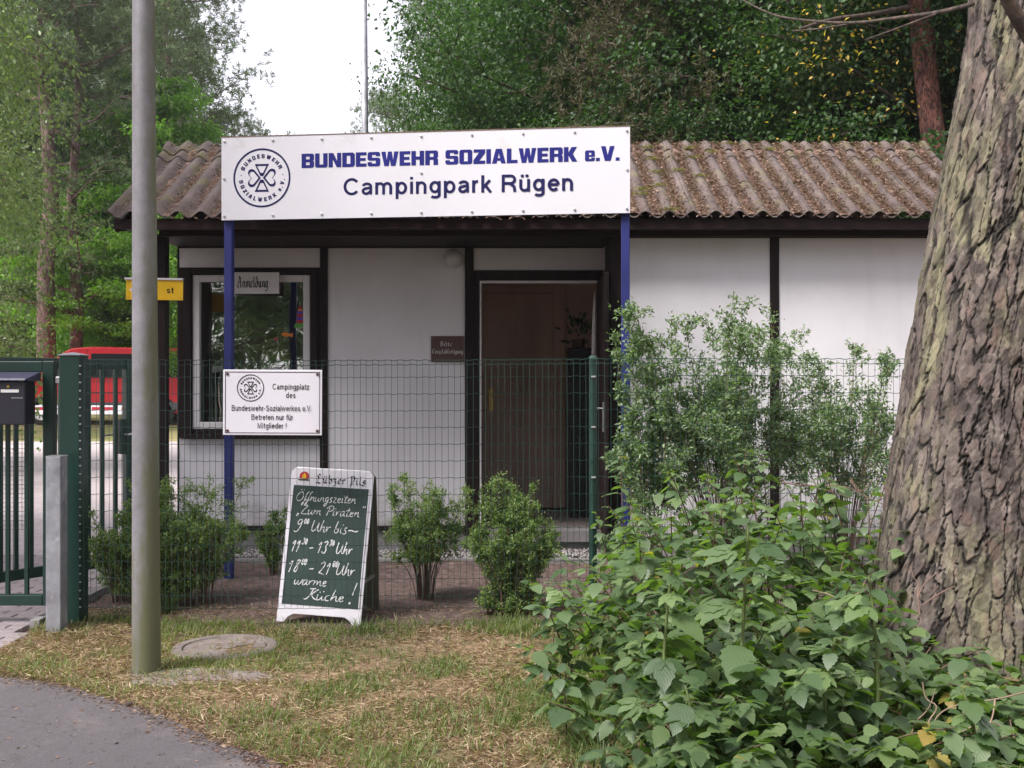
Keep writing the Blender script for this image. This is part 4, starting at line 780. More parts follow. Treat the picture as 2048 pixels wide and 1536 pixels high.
# white membership sign on the fence
s = (FY-.02)/F; o = thing('membership_sign', 'white framed sign about the campsite for members hung on the wire fence', 'sign', (X_(545, FY-.02), FY-.02, Z_(805, FY-.02)), (0, R(.25), 0))
w_, h_ = 99*s, 65.5*s; MB().box(-w_, w_, 0, .006, -h_, h_).build('plate', M['enamel'], o, bev=.003)
pl = [[(-w_+.012, -h_+.012), (w_-.012, -h_+.012), (w_-.012, h_-.012), (-w_+.012, h_-.012)], [(-w_+.0155, -h_+.0155), (w_-.0155, -h_+.0155), (w_-.0155, h_-.0155), (-w_+.0155, h_-.0155)]]
link('border_line', curve_mesh('border_line', pl, M['ink'], .0004), o, (0, -.001, 0), FACE); link('emblem', emblem(27*s, M['ink']), o, (-44*s, -.001, 29*s), FACE)
for txt, cx, cy, ww in (('Campingplatz', 36, 26, 73), ('des', 36, 9, 19), ('Bundeswehr-Sozialwerkes e.V.', -2, -17, 160), ('Betreten nur für', -1, -35, 83), ('Mitglieder !', -1, -52, 58)):
    link('lettering', sans(txt, ww*s, M['ink'], 11.5*s, 9.5), o, (cx*s-ww*s/2, -.0014, cy*s), FACE)
for a in (-1, 1):
    for b in (-1, 1): MB().cyl((a*(w_-.026), -.002, b*(h_-.026)), (0, 1, 0), .0085, .005, 10).build('screw', M['brownsign'], o)

# ------------------------------------------------------------------ chalk board
A = thing('chalk_board', 'green A-frame chalk board with opening hours under a white beer header behind the fence', 'sign board', (X_(636, 6.40), 6.40, -.005), (0, R(2.6), R(-8)))
hb, wb = .925, .258; lean = R(10)
fr = bpy.data.objects.new('front_panel', None)
def pane_(sign):
    arch = [(-wb, 0), (-wb+.045, 0), (-wb+.065, .03), (-wb+.10, .052), (wb-.10, .052), (wb-.065, .03), (wb-.045, 0), (wb, 0)]
    return arch + [(wb, hb-.03), (wb-.03, hb), (-wb+.03, hb), (-wb, hb-.03)]
rotf = (-lean, 0, 0)
pf = MB().prism(pane_(1), 0, .012).build('front_panel', M['enamel'], A, rot=rotf, bev=.003)
pb = MB().prism(pane_(1), 0, .02).build('back_panel', M['backboard'], A, loc=(0, .42, 0), rot=(lean*1.45, 0, 0), bev=.003)
MB().box(wb-.02, wb-.005, .06, .30, .25, .265).build('stay', M['steel'], A)
gx0, gx1, gz0, gz1 = -wb+.026, wb-.022, .107, .815
MB().box(gx0, gx1, -.003, -.0005, gz0, gz1).build('chalk_surface', M['slate'], pf)
mb = MB(); mb.box(gx0-.006, gx0-.001, -.008, -.0005, gz0, gz1).box(gx1+.001, gx1+.006, -.008, -.0005, gz0, gz1).build('frame_lip', M['enamel'], pf)
def bu(px, py):                      # photo pixel -> board face coordinates
    v = (1252-py)/315.*hb; left = 573-23*(py-937)/315.; return ((px-left)/175.*2*wb - wb - .004, v)
mb = MB()
for i, (t, x0, x1, yb, hh, wd) in enumerate([('Öffnungszeiten', 584, 712, 1007, 20, .0046), ('„Zum Piraten“', 588, 728, 1034, 21, .0046), ('9^00^ Uhr bis—', 583, 718, 1068, 25, .0056), ('11^30^ - 13^30^ Uhr', 578, 706, 1110, 26, .0056), ('18^00^ - 21^00^Uhr', 572, 712, 1152, 27, .0056), ('warme', 586, 655, 1176, 22, .0044), ('Küche', 612, 692, 1204, 23, .0054), ('!', 702, 712, 1205, 34, .006)]):
    a, v = bu(x0, yb); b, _ = bu(x1, yb); hand(mb, t, a, b, v, hh/317.*hb, wd, seed=i, z0=i*.0002, rise=(.004 if i < 2 else .0))
me = bpy.data.meshes.new('chalk_writing'); me.from_pydata(mb.v, [], mb.f); me.materials.append(M['chalk']); me.update()
link('chalk_writing', me, pf, (0, -.0045, 0), FACE)['kind'] = 'stuff'
a, v = bu(626, 966); b, _ = bu(733, 966); link('lettering', fraktur('Lübzer Pils', b-a, .050, M['ink'], .17, 52), pf, (a, -.0015, v-.004), FACE)
a, v = bu(601, 960); mb = MB()                                        # round red gate emblem with cream ribbon
mb.prism([(a+.03*math.cos(R(q)), v+.014+.028*math.sin(R(q))) for q in range(-35, 216, 12)], -.0018, -.0002); mb.build('emblem', M['redfilm'], pf)
mb = MB(); mb.prism([(a-.012, v-.002), (a+.012, v-.002), (a+.012, v+.02), (a, v+.034), (a-.012, v+.02)], -.0028, -.0019).build('emblem_gate', M['yellow'], pf)
mb = MB(); mb.box(a-.036, a+.036, -.0036, -.0029, v-.012, v-.004).build('emblem_ribbon', M['brownsign'], pf)

# ------------------------------------------------------------------ gate, posts, letter box
GYf = 6.40; gs = F/GYf
Gp = thing('gate_post', 'thick dark green square gate post with pale cap where the wire fence ends', 'gate post', (X_(138, 6.30), 6.30, 0))
MB().box(-.060, .060, 0, .14, -.1, Z_(711, 6.3)).build('shaft', M['green'], Gp, bev=.006)
zc_ = Z_(711, 6.3); MB().add([(-.066, -.006, zc_+.001), (.066, -.006, zc_+.001), (.066, .146, zc_+.001), (-.066, .146, zc_+.001), (-.066, -.006, zc_+.006), (.066, -.006, zc_+.006), (.066, .146, zc_+.006), (-.066, .146, zc_+.006), (0, .07, zc_+.022)],
   [(3,2,1,0),(0,1,5,4),(1,2,6,5),(2,3,7,6),(3,0,4,7),(4,5,8),(5,6,8),(6,7,8),(7,4,8)]).build('cap', M['galv'], Gp)
mb = MB()
for i in range(30): z = .12+i*.0485; mb.box(.0605, .069, -.004, .004, z-.004, z+.004)
mb.build('hook_strip', M['silver'], Gp)['kind'] = 'stuff'
G_ = thing('front_gate', 'dark green steel bar gate carrying the black letter box at the paved path', 'gate')
x0g, x1g = X_(-140, GYf), X_(108, GYf); zt_, zb_ = Z_(722, GYf), Z_(1212, GYf); rl = 22/gs
MB().box(x1g-23/gs, x1g, GYf, GYf+.05, zb_, zt_).build('stile', M['green'], G_, bev=.005); MB().box(x0g-23/gs, x0g, GYf, GYf+.05, zb_, zt_).build('stile', M['green'], G_, bev=.005)
MB().box(x0g+.001, x1g-23/gs-.001, GYf, GYf+.05, zt_-rl, zt_-.001).build('rail', M['green'], G_, bev=.005); MB().box(x0g+.001, x1g-23/gs-.001, GYf, GYf+.05, zb_+.001, zb_+rl).build('rail', M['green'], G_, bev=.005)
for px_ in (12, 50, -26, -64, -102): xq = X_(px_, GYf); MB().box(xq-.011, xq+.011, GYf+.014, GYf+.036, zb_+rl+.001, zt_-rl-.001).build('bar', M['green'], G_)
for zz in (Z_(760, GYf), Z_(950, GYf)): MB().box(x1g+.001, x1g+.03, GYf+.01, GYf+.035, zz-.02, zz+.02).build('hinge', M['silver'], G_, bev=.004)
mb = MB()                                                           # welded grid under the letter box
for px_ in range(-60, 52, 8): xq = X_(px_, 6.46); mb.box(xq-.0012, xq+.0012, 6.459, 6.461, Z_(1058, 6.46), Z_(850, 6.46))
for py_ in range(852, 1060, 9): zq = Z_(py_, 6.46); mb.box(X_(-60, 6.46), X_(50, 6.46), 6.462, 6.464, zq-.0012, zq+.0012)
mb.build('wire_grid', M['greenwire'], G_)['kind'] = 'stuff'
L_ = thing('letter_box', 'black metal letter box with white name strip hung on the front gate', 'letter box', (X_(15, 6.3), 6.24, 0))
a0, a1 = -.21, X_(50, 6.24)-X_(15, 6.3); MB().box(a0, a1, 0, .14, Z_(850, 6.24), Z_(762, 6.24)).build('body', M['mailbox'], L_, bev=.008)
zq = Z_(762, 6.24); MB().add([(a0-.01, -.025, zq+.002), (a1+.012, -.025, zq+.002), (a1+.03, .145, zq+.002), (a0-.01, .145, zq+.002), (a0-.01, -.02, zq+.014), (a1+.012, -.02, zq+.014), (a1+.03, .145, zq+.055), (a0-.01, .145, zq+.055)], [(3,2,1,0),(4,5,6,7),(0,1,5,4),(1,2,6,5),(2,3,7,6),(3,0,4,7)]).build('lid', M['mailtop'], L_, bev=.004)
qx = lambda px: X_(px, 6.24)-X_(15, 6.3)
MB().box(qx(2), qx(38), -.004, -.0005, Z_(785, 6.24), Z_(779, 6.24)).build('name_plate', M['paper'], L_); MB().box(qx(23), qx(46), -.003, -.0005, Z_(796.5, 6.24), Z_(795, 6.24)).build('slot_line', M['steel'], L_); MB().cyl((qx(17), -.003, Z_(773, 6.24)), (0, 1, 0), .008, .006, 12).build('lock', M['brass'], L_)
# open rear leaf running away from the post
pa, pbv = Vector((X_(-150, 6.65), 6.65)), Vector((X_(266, 7.80), 7.80)); dv_ = pbv-pa; ln = dv_.length
H_ = thing('rear_gate_leaf', 'open dark green bar gate leaf with lock standing behind the gate post', 'gate', (pa.x, pa.y, 0), (0, 0, math.atan2(dv_.y, dv_.x)))
z0_, z1_ = .13, 1.595
MB().box(.071, ln-.071, -.02, .02, z0_, z0_+.07).build('rail', M['green'], H_, bev=.005); MB().box(.071, ln-.071, -.02, .02, z1_-.07, z1_).build('rail', M['green'], H_, bev=.005)
MB().box(0, .07, -.03, .03, z0_-.03, z1_).build('stile', M['green'], H_, bev=.005); MB().box(ln-.07, ln, -.03, .03, z0_-.03, z1_).build('stile', M['green'], H_, bev=.005)
i = 0; x = .16
while x < ln-.1: MB().box(x-.014, x+.014, -.012, .012, z0_+.0705, z1_-.0705).build('bar', M['green'], H_, bev=.003); x += .104
lk = MB().box(ln-.115, ln-.0705, -.032, .032, .92, 1.17).build('lock_case', M['green'], H_, bev=.006)
mb = MB(); mb.tube([(ln-.09, -.03, 1.06), (ln-.09, -.075, 1.06), (ln-.005, -.085, 1.075)], .008, 8); mb.tube([(ln-.09, .03, 1.06), (ln-.09, .075, 1.06), (ln-.20, .085, 1.05)], .008, 8); mb.build('handle', M['silver'], lk)
mb = MB()
for j in range(60): xx = ln-.70+j*.011; mb.box(xx, xx+.0015, -.0225, -.021, z1_-.17, z1_-.02)
mb.build('wire_infill', M['greenwire'], H_)['kind'] = 'stuff'
K_ = thing('steel_stub_post', 'short galvanised steel post in front of the green gate post', 'post', (X_(106, 6.10), 6.10, 0))
MB().box(-.042, .042, 0, .10, -.1, Z_(914, 6.1)).build('shaft', M['galv'], K_, bev=.004); MB().box(-.043, .043, -.001, .101, Z_(914, 6.1)+.0005, Z_(912, 6.1)).build('cap', M['silver'], K_)
# ------------------------------------------------------------------ lamp pole, mast, stake
Yp = GY(1348); o = thing('lamp_pole', 'tall grey zinc lamp pole with green algae stains standing in the dry grass', 'lamp pole', (X_(293, Yp), Yp, 0))
zz = [-.2, 0, 1.4, 3.3, 6.0]; rr = [.069, .0685, .0615, .0525, .045]; MB().tube([(-.0045*z*1.0, 0, z) for z in zz], rr, 40).build('pole', M['pole'], o, smooth=True)
mb = MB(); mb.tube([(-.027, 0, 6.0), (-.027, -.1, 6.35), (-.027, -.6, 6.5)], [.03, .03, .025], 12).build('arm', M['galv'], o); MB().box(-.12, .07, -1.15, -.6, 6.46, 6.56).build('lamp_head', M['galv'], o, bev=.03)
mp = bpy.data.objects.new('tmp', None); bpy.data.objects.remove(mp)
poly = [(.36*math.cos(a)*(1+.25*math.sin(3*a+1)), .20*math.sin(a)*(1+.2*math.cos(2*a))) for a in np.linspace(0, 2*math.pi, 40, endpoint=False)]
mb = MB(); n = len(poly); mb.add([(x, y, .0) for x, y in poly] + [(x*.8, y*.8, .022) for x, y in poly] + [(0, 0, .026)], [(i, (i+1) % n, n+(i+1) % n, n+i) for i in range(n)] + [(n+i, n+(i+1) % n, 2*n) for i in range(n)])
cc = P(372, 1358, GY(1358)); tag(mb.build('sand_patch', M['sand'], loc=(cc.x, cc.y, -.003)), kind='structure')
Ym = 15; o = thing('mast', 'thin galvanised mast rising behind the roof against the white sky', 'mast', (X_(734, Ym), Ym, .07)); MB().tube([(0, 0, -.2), (-.02, 0, 4), (-.065, 0, 9)], [.052, .048, .042], 20).build('pole', M['galv'], o, smooth=True); sphere(MB(), (-.065, 0, 9.02), .05).build('finial', M['galv'], o, smooth=True)
# ------------------------------------------------------------------ red van and barrier
VY = 27.2; VZ = float(hgt(0, VY)); vs_ = F/VY
V_ = thing('red_van', 'red van with dark side windows parked beyond the gate', 'van', (X_(83, VY), VY, VZ))      # origin below the front axle, +x to the rear
prof = [(-.92, .38), (-.95, .75), (-.86, .98), (-.30, 1.16), (.52, 1.86), (.72, 1.95), (1.2, 1.985), (3.2, 1.95), (3.72, 1.90), (3.86, 1.5), (3.93, 1.0), (3.95, .42), (3.9, .30), (-.85, .28)]
def lerp_prof(pr, k): return [(x, .3+(z-.3)*k) for x, z in pr]
mb = MB(); n = len(prof); L0 = [(x, 0.0, z) for x, z in prof]; 
def inset(x, z): return .13*max(0, (z-1.05)/.9)
vs2 = [(x, inset(x, z), z) for x, z in prof] + [(x, 1.88-inset(x, z), z) for x, z in prof]
mb.add(vs2, [tuple(range(n)), tuple(range(2*n-1, n-1, -1))] + [((i+1) % n, i, n+i, n+(i+1) % n) for i in range(n)]); body = mb.build('body', M['vanred'], V_, bev=.04)
def sidewin(pts, nm='side_window', m='vanglass', off=.006, th=.02):
    mb = MB(); k = len(pts); mb.add([(x, inset(x, z)-off, z) for x, z in pts] + [(x, inset(x, z)-off+th, z) for x, z in pts], [tuple(range(k))] + [(i, k+i, k+(i+1) % k, (i+1) % k) for i in range(k)]); return mb.build(nm, M[m], V_)
sidewin([(.15, 1.30), (.42, 1.22), (1.02, 1.20), (1.0, 1.80), (.78, 1.80)]); sidewin([(1.22, 1.20), (2.38, 1.20), (2.36, 1.80), (1.21, 1.81)]); sidewin([(2.48, 1.20), (3.62, 1.20), (3.55, 1.77), (2.47, 1.80)])
for pts in ([(-.84, .40), (3.9, .40), (3.9, .58), (-.84, .58)],): sidewin(pts, 'sill_trim', 'grey', .01, .012)
sidewin([(.95, .82), (2.1, .82), (2.1, .835), (.95, .835)], 'door_line', 'black', .003, .004); sidewin([(1.10, .6), (1.115, .6), (1.115, 1.9), (1.10, 1.9)], 'door_line', 'black', .003, .004); sidewin([(2.42, .6), (2.435, .6), (2.435, 1.88), (2.42, 1.88)], 'door_line', 'black', .003, .004)
sidewin([(1.0, 1.02), (1.14, 1.02), (1.14, 1.06), (1.0, 1.06)], 'handle', 'black', .03, .03)
for wx in (0, 3.0):
    wa = [(wx+.40*math.cos(R(a)), .33+.40*math.sin(R(a))) for a in range(0, 181, 15)]; sidewin(wa, 'wheel_arch', 'black', .004, .01)
    for yy_w in (.10, 1.78):
        mb = MB(); mb.tube([(wx, yy_w-.11, .33), (wx, yy_w-.09, .33), (wx, yy_w+.09, .33), (wx, yy_w+.11, .33)], [.29, .33, .33, .29], 32); w_o = mb.build('wheel', M['rubber'], V_)
        if yy_w < 1:
            MB().tube([(wx, -.022, .33), (wx, -.012, .33)], .20, 28).build('rim', M['silver'], w_o)
            for k in range(10): a = k*math.pi/5; MB().box(.07, .17, -.026, -.0225, -.012, .012).build('rim_slot', M['black'], w_o, loc=(wx, 0, .33), rot=(0, a, 0))
MB().add([(3.955, .1, .30), (3.99, .15, .30), (3.99, 1.75, .30), (3.955, 1.8, .30), (3.955, .1, .58), (3.99, .15, .58), (3.99, 1.75, .58), (3.955, 1.8, .58)], [(3,2,1,0),(4,5,6,7),(0,1,5,4),(1,2,6,5),(2,3,7,6),(3,0,4,7)]).build('rear_bumper', M['grey'], V_)
MB().add([(3.955, .22, 1.08), (3.955, 1.66, 1.08), (3.80, 1.60, 1.80), (3.80, .28, 1.80), (3.94, .22, 1.08), (3.94, 1.66, 1.08), (3.78, 1.6, 1.8), (3.78, .28, 1.8)], [(0,1,2,3),(7,6,5,4),(0,4,5,1),(3,2,6,7)]).build('rear_window', M['silver'], V_)
MB().box(3.90, 3.975, .02, .14, .75, 1.15).build('tail_light', M['redfilm'], V_); MB().box(-.96, -.90, .04, .3, .62, .82).build('headlight', M['enamel'], V_, bev=.02)
MB().box(-.2, -.02, -.20, -.02, 1.1, 1.28).build('wing_mirror', M['black'], V_, bev=.03)
BYy = 22.6; bz = Z_(811, BYy); o = thing('barrier_boom', 'white barrier boom with a red stripe lowered in front of the red van', 'barrier', (0, BYy, 0)); bx0, bx1 = X_(-120, BYy), X_(300, BYy)
MB().box(bx0, bx1, -.03, .03, Z_(829, BYy), bz).build('boom', M['enamel'], o, bev=.01)
for k in range(7): a = bx0+.05+k*(bx1-bx0)/7; MB().box(a, a+(bx1-bx0)/7*.82, -.034, -.0305, Z_(820, BYy), Z_(814, BYy)).build('red_stripe', M['barred'], o)
MB().box(bx1-.12, bx1-.04, .031, .10, float(hgt(0, BYy)), bz-.05).build('rest_post', M['barred'], o); MB().box(bx0-.1, bx0+.15, .031, .3, float(hgt(0, BYy)), bz+.1).build('pivot_housing', M['barred'], o, bev=.02)

# ------------------------------------------------------------------ vegetation
def bark_trunk(name, path, rad, mat, parent, nu, dz, depth, cell=(.07, .22), seed=1, fl=0):
    """tube with deep stretched bark plates; path: function z->(x,y), rad: function z->r"""
    rsx = np.random.RandomState(seed); z0, z1 = path['z']; nz = int((z1-z0)/dz)+1; zs = np.linspace(z0, z1, nz); th = np.linspace(0, 2*np.pi, nu, endpoint=False)
    TH, Z = np.meshgrid(th, zs); r = np.interp(Z, rad[0], rad[1]); cx = np.interp(Z, path['kz'], path['kx']); cy = np.interp(Z, path['kz'], path['ky'])
    rm = np.mean(rad[1]); U = TH*rm; per = 2*np.pi*rm
    wu = (vnoise(np.cos(TH)*3+9, Z*1.2+np.sin(TH)*3, 1.3, seed+1)-.5)*cell[0]*1.1 + (vnoise(np.cos(TH)*12+19, Z*6+np.sin(TH)*12, 1.3, seed+2)-.5)*cell[0]*.5 + (vnoise(np.cos(TH)*40+19, Z*45+np.sin(TH)*40, 1.3, seed+12)-.5)*cell[0]*.28
    wz = (vnoise(np.cos(TH)*8+30, Z*5+np.sin(TH)*8, 1.3, seed+3)-.5)*cell[1]*.7
    def vor(c0, c1, sd, ew):
        cu = max(3, int(per/c0)); cw = per/cu; J = np.random.RandomState(sd).rand(64, 512, 2); u = (U+wu*c0/cell[0])/cw; v = (Z+wz*c1/cell[1]+5)/c1
        iu = np.floor(u).astype(int); iv = np.floor(v).astype(int); F1 = np.full(u.shape, 9.); F2 = np.full(u.shape, 9.); cid = np.zeros(u.shape)
        for a in (-1, 0, 1):
            for b in (-1, 0, 1):
                ju = (iu+a) % cu; jv = (iv+b) % 512; p = J[ju % 64, jv]; d = np.hypot(iu+a+p[..., 0]-u, iv+b+p[..., 1]-v); cl = d < F1
                F2 = np.where(cl, F1, np.minimum(F2, d)); cid = np.where(cl, (ju*7.13+jv*3.77) % 1, cid); F1 = np.where(cl, d, F1)
        return np.clip((F2-F1)/ew, 0, 1), cid
    e, cid = vor(cell[0], cell[1], seed, .13); e2, cid2 = vor(cell[0]*.40, cell[1]*.26, seed+50, .25); sel = vnoise(np.cos(TH)*5+3, Z*4+np.sin(TH)*5, 1.3, seed+9)
    e = np.maximum(e, np.clip(sel*2.4-1.25, 0, 1)); cr_n = sum((vnoise(np.cos(TH)*f*rm/1.0+40, Z*f*.6+np.sin(TH)*f*rm, 1.0, seed+5+f)-.5)*w for f, w in ((25, .35), (60, .25), (120, .18)))
    stp = 0
    for f_, g_, w_s, ns in ((9, 4, .42, 5), (22, 9, .30, 4)):
        nz_ = vnoise(np.cos(TH)*f_*rm+60, Z*g_+np.sin(TH)*f_*rm, 1.0, seed+70+f_)*.65 + vnoise(np.cos(TH)*f_*rm*2.3+80, Z*g_*2.1+np.sin(TH)*f_*rm*2.3, 1.0, seed+80+f_)*.35
        stp = stp + (np.floor(nz_*ns*1.6)/(ns*1.6)-.4)*w_s*1.6
    pl = e**.4*(.62+.30*cid) + e*(e2*.05+cid2*.20) + stp*(.3+.7*e) + cr_n*.55*(.35+.65*e)
    r = r + depth*(pl-.75) + fl*np.clip(1-Z/.7, 0, 1)**2*(.5+.5*np.cos(TH*5+1)) + (vnoise(np.cos(TH)*1.5+3, Z*.7+np.sin(TH)*1.5, 1, seed+6)-.5)*depth*1.6
    V = np.stack([cx+r*np.cos(TH), cy+r*np.sin(TH), Z], -1).reshape(-1, 3); i = np.arange(nz*nu).reshape(nz, nu); ir = np.roll(i, -1, 1)
    Fc = np.stack([i[:-1], ir[:-1], ir[1:], i[1:]], -1).reshape(-1, 4)
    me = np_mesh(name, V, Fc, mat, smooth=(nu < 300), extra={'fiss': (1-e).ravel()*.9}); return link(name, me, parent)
def add_mesh(name, parts, mat, parent, kind=None):
    Vs, Fs, Ts, b = [], [], [], 0
    for V, Fc, T in parts: Vs.append(V); Fs.append(Fc+b); Ts.append(T); b += len(V)
    o = link(name, np_mesh(name, np.concatenate(Vs), np.concatenate(Fs), mat, np.concatenate(Ts)), parent)
    if kind: o['kind'] = kind
    return o
def tree(name, seed, H, cr, cb, kind, nleaf, lsize, leafm, barkm, trunk_r=.18, lean=(0, 0), limbs=26, flat=.55, droop=0.):
    """returns a template: (wood mesh, crown mesh)"""
    rt = random.Random(seed); rn = np.random.RandomState(seed); mb = MB(); K = 9
    tp = [Vector((lean[0]*(i/K)**1.3*H + rt.uniform(-.06, .06)*i*.5, lean[1]*(i/K)*H + rt.uniform(-.06, .06)*i*.5, H*.97*i/K)) for i in range(K+1)]; tp[0] = Vector((0, 0, -.3))
    mb.tube(tp, [trunk_r*(1.15 if i == 0 else 1-.85*i/K) for i in range(K+1)], 10)
    at = lambda t: tp[min(int(t*K), K-1)].lerp(tp[min(int(t*K), K-1)+1], t*K-int(t*K))
    cl = []
    for i in range(limbs):
        t = cb/H + (1-cb/H)*((i+.5)/limbs)**.9; t = min(.985, t); q = (t*H-cb)/(H-cb); base = at(t)
        prof = math.sin(math.pi*min(1, .22+q*.80))**.8 if kind != 'pine' else (1-q)**.55*(.6+.4*rt.random())
        Ln = cr*prof*rt.uniform(.75, 1.15); az = i*2.4+rt.uniform(-.4, .4); up = rt.uniform(.15, .7)*(1 if kind != 'pine' else .35) - droop*.4
        pts = [base]; d = Vector((math.cos(az), math.sin(az), up)).normalized(); k = 5
        for j in range(k): d = (d + Vector((rt.uniform(-.2, .2), rt.uniform(-.2, .2), rt.uniform(-.12, .14) - droop*.25 + (.08 if kind == 'pine' else 0)))).normalized(); pts.append(pts[-1]+d*Ln/k)
        r0 = trunk_r*.32*(1-.6*q); mb.tube(pts, [r0*(1-.85*j/k) for j in range(k+1)], 5, cap=False)
        for j in range(1, k+1):
            for s in range(2 if j < k else 3):
                a2 = az+rt.choice((-1, 1))*rt.uniform(.3, 1.2); e = Vector((math.cos(a2), math.sin(a2), rt.uniform(-.1, .5)-droop)).normalized()*cr*.24*rt.uniform(.6, 1.3)
                m1 = pts[j]+e*.5+Vector((0, 0, .03)); en = pts[j]+e; mb.tube([pts[j], m1, en], [r0*.28, r0*.18, r0*.08], 3, cap=False); cl.append(en); cl.append(m1)
                if droop: cl.append(en+Vector((0, 0, -.35))); cl.append(en+Vector((0, 0, -.75)))
    C = np.array([tuple(c) for c in cl])
    if not droop: C = C[rn.rand(len(C)) < (.5 if kind != 'pine' else .6)]
    kk = nleaf//len(C); N = kk*len(C); Cr = np.repeat(C, kk, 0); sg = cr*.085+.05
    if kind == 'pine':
        ntf = N//14; Ct = C[rn.randint(0, len(C), ntf)] + np.clip(rn.normal(0, 1, (ntf, 3)), -1.6, 1.6)*np.array([sg, sg, sg*.6]); ax = nrm(rn.normal(0, 1, (ntf, 3))*.7 + np.array([0, 0, .9])); tt_ = rn.rand(ntf)
        Cr = np.repeat(Ct, 14, 0); N = len(Cr); D = nrm(np.repeat(ax, 14, 0)*.75 + nrm(rn.normal(0, 1, (N, 3)))); U = nrm(rn.normal(0, 1, (N, 3))); Pq = Cr + np.repeat(ax, 14, 0)*(rn.rand(N, 1)*.14-.07)
        Vv = leaves(Pq, D, U, lsize*rn.uniform(.7, 1.2, N), lsize*.17, rn, fold=0, tint=np.clip(np.repeat(tt_, 14)*.7+rn.rand(N)*.3, 0, 1))
    else:
        Pq = Cr + np.clip(rn.normal(0, 1, (N, 3)), -1.7, 1.7)*np.array([sg, sg, sg*flat]); out = nrm(Pq - Cr + 1e-3); 
        D = nrm(out*.6 + rn.normal(0, .5, (N, 3)) + np.array([0, 0, -.25-droop])); U = nrm(rn.normal(0, .55, (N, 3)) + np.array([0, 0, 1.]))
        ct = np.repeat(rn.rand(len(C)), kk); Vv = leaves(Pq, D, U, lsize*rn.uniform(.6, 1.25, N), lsize*.66*rn.uniform(.8, 1.1, N), rn, tint=np.clip(ct*.5+rn.rand(N)*.5, 0, 1))
    wo_ = bpy.data.meshes.new('trunk'); wo_.from_pydata(mb.v, [], mb.f); wo_.materials.append(barkm); wo_.polygons.foreach_set('use_smooth', [True]*len(mb.f)); wo_.update()
    return (wo_, np_mesh('crown', Vv[0], Vv[1], leafm, Vv[2]), name)
def put(tpl, x, y, lbl, cat='tree', group=None, rot=0., sc_=1., zs=None, rx=0, ry=0):
    o = thing(tpl[2], lbl, cat, (x, y, float(hgt(x, y))-.02), (rx, ry, rot), group); o.scale = (sc_, sc_, zs or sc_)
    link('trunk', tpl[0], o); c = link('crown', tpl[1], o); return o
T_oak = tree('oak_tree', 11, 9.0, 3.3, 1.2, 'oak', 76000, .080, M['oak'], M['darkbark'], .20, limbs=30)
T_oak2 = tree('beech_tree', 12, 7.0, 3.0, .5, 'oak', 66000, .070, M['oak'], M['darkbark'], .15, limbs=32, flat=.35)
T_lime = tree('young_maple_tree', 13, 10.5, 2.6, 1.8, 'oak', 34000, .13, M['lime'], M['darkbark'], .16, limbs=28, flat=.4)
T_birch = tree('birch_tree', 14, 11, 2.7, 2.4, 'oak', 56000, .08, M['birch'], M['bark2'], .13, limbs=30, flat=1.0, droop=.55)
T_pine = tree('pine_tree', 15, 15, 3.6, 2.6, 'pine', 64000, .15, M['needle'], M['bark2'], .22, limbs=44)
T_pine2 = tree('pine_tree', 16, 13, 3.2, 5.5, 'pine', 52000, .14, M['needle'], M['redbark'], .20, limbs=34)
T_pine3 = tree('pine_tree', 26, 13, 3.0, 6.0, 'pine', 40000, .14, M['needle'], M['bark2'], .19, limbs=28)
T_bpine = tree('drooping_pine_tree', 17, 8.5, 2.6, 1.6, 'pine', 60000, .10, M['browneedle'], M['darkbark'], .13, limbs=34, droop=.35)
T_under = tree('hornbeam_sapling', 18, 6.0, 2.6, .3, 'oak', 34000, .10, M['lime'], M['darkbark'], .07, limbs=30, flat=.22)
T_yel = tree('yellow_flecked_tree', 19, 6.5, 2.6, .8, 'oak', 2400, .065, M['yellowleaf'], M['darkbark'], .05, limbs=24)
def at_px(px, Y): return X_(px, Y), Y
# left of the roof
put(T_birch, *at_px(-290, 15), 'birch with hanging pale green foliage at the left picture edge', rot=.5, zs=1.0)
put(T_birch, *at_px(-195, 24), 'taller birch behind the first birch at the left edge', rot=2.5, sc_=1.15)
put(T_pine3, *at_px(92, 29.5), 'straight bare-stemmed pine with pinkish bark behind the red van nose', rot=2.2, ry=R(-1.5), sc_=1.45)
put(T_pine, *at_px(335, 36), 'broad pine whose crown slopes down to the sky gap left of the mast', rot=.4, sc_=1.12)
put(T_pine, *at_px(270, 40), 'tall pine behind the bright green maple', rot=2.9, sc_=1.2)
put(T_pine, *at_px(150, 30), 'grey-green pine behind the lamp pole', rot=1.7, sc_=.95)
put(T_pine, *at_px(465, 44), 'shorter pine filling the foot of the slope beside the name sign', rot=5.0, sc_=.80)
put(T_lime, *at_px(320, 31), 'bright green young maple behind the lamp pole', rot=.3, sc_=.95)
put(T_lime, *at_px(372, 26), 'low bright green maple peeping over the left roof corner', rot=1.9, sc_=.62)
put(T_under, *at_px(215, 32), 'layered green sapling above the red van roof', 'sapling', rot=.2, sc_=1.1)
put(T_under, *at_px(290, 33), 'layered green sapling behind the yellow direction sign', 'sapling', rot=2.2, sc_=1.2)
put(T_under, *at_px(140, 36), 'layered green sapling right of the bare-stemmed pine', 'sapling', rot=4.2, sc_=1.1)
put(T_under, *at_px(0, 35), 'layered green sapling left of the bare-stemmed pine', 'sapling', rot=5.2, sc_=1.1)
put(T_under, *at_px(345, 31), 'sapling seen through the gap beside the window', 'sapling', rot=1.2, sc_=.9)
ORD = ['first', 'second', 'third', 'fourth', 'fifth', 'sixth', 'seventh', 'eighth', 'ninth', 'tenth', 'eleventh', 'twelfth', 'thirteenth', 'fourteenth', 'fifteenth', 'sixteenth']
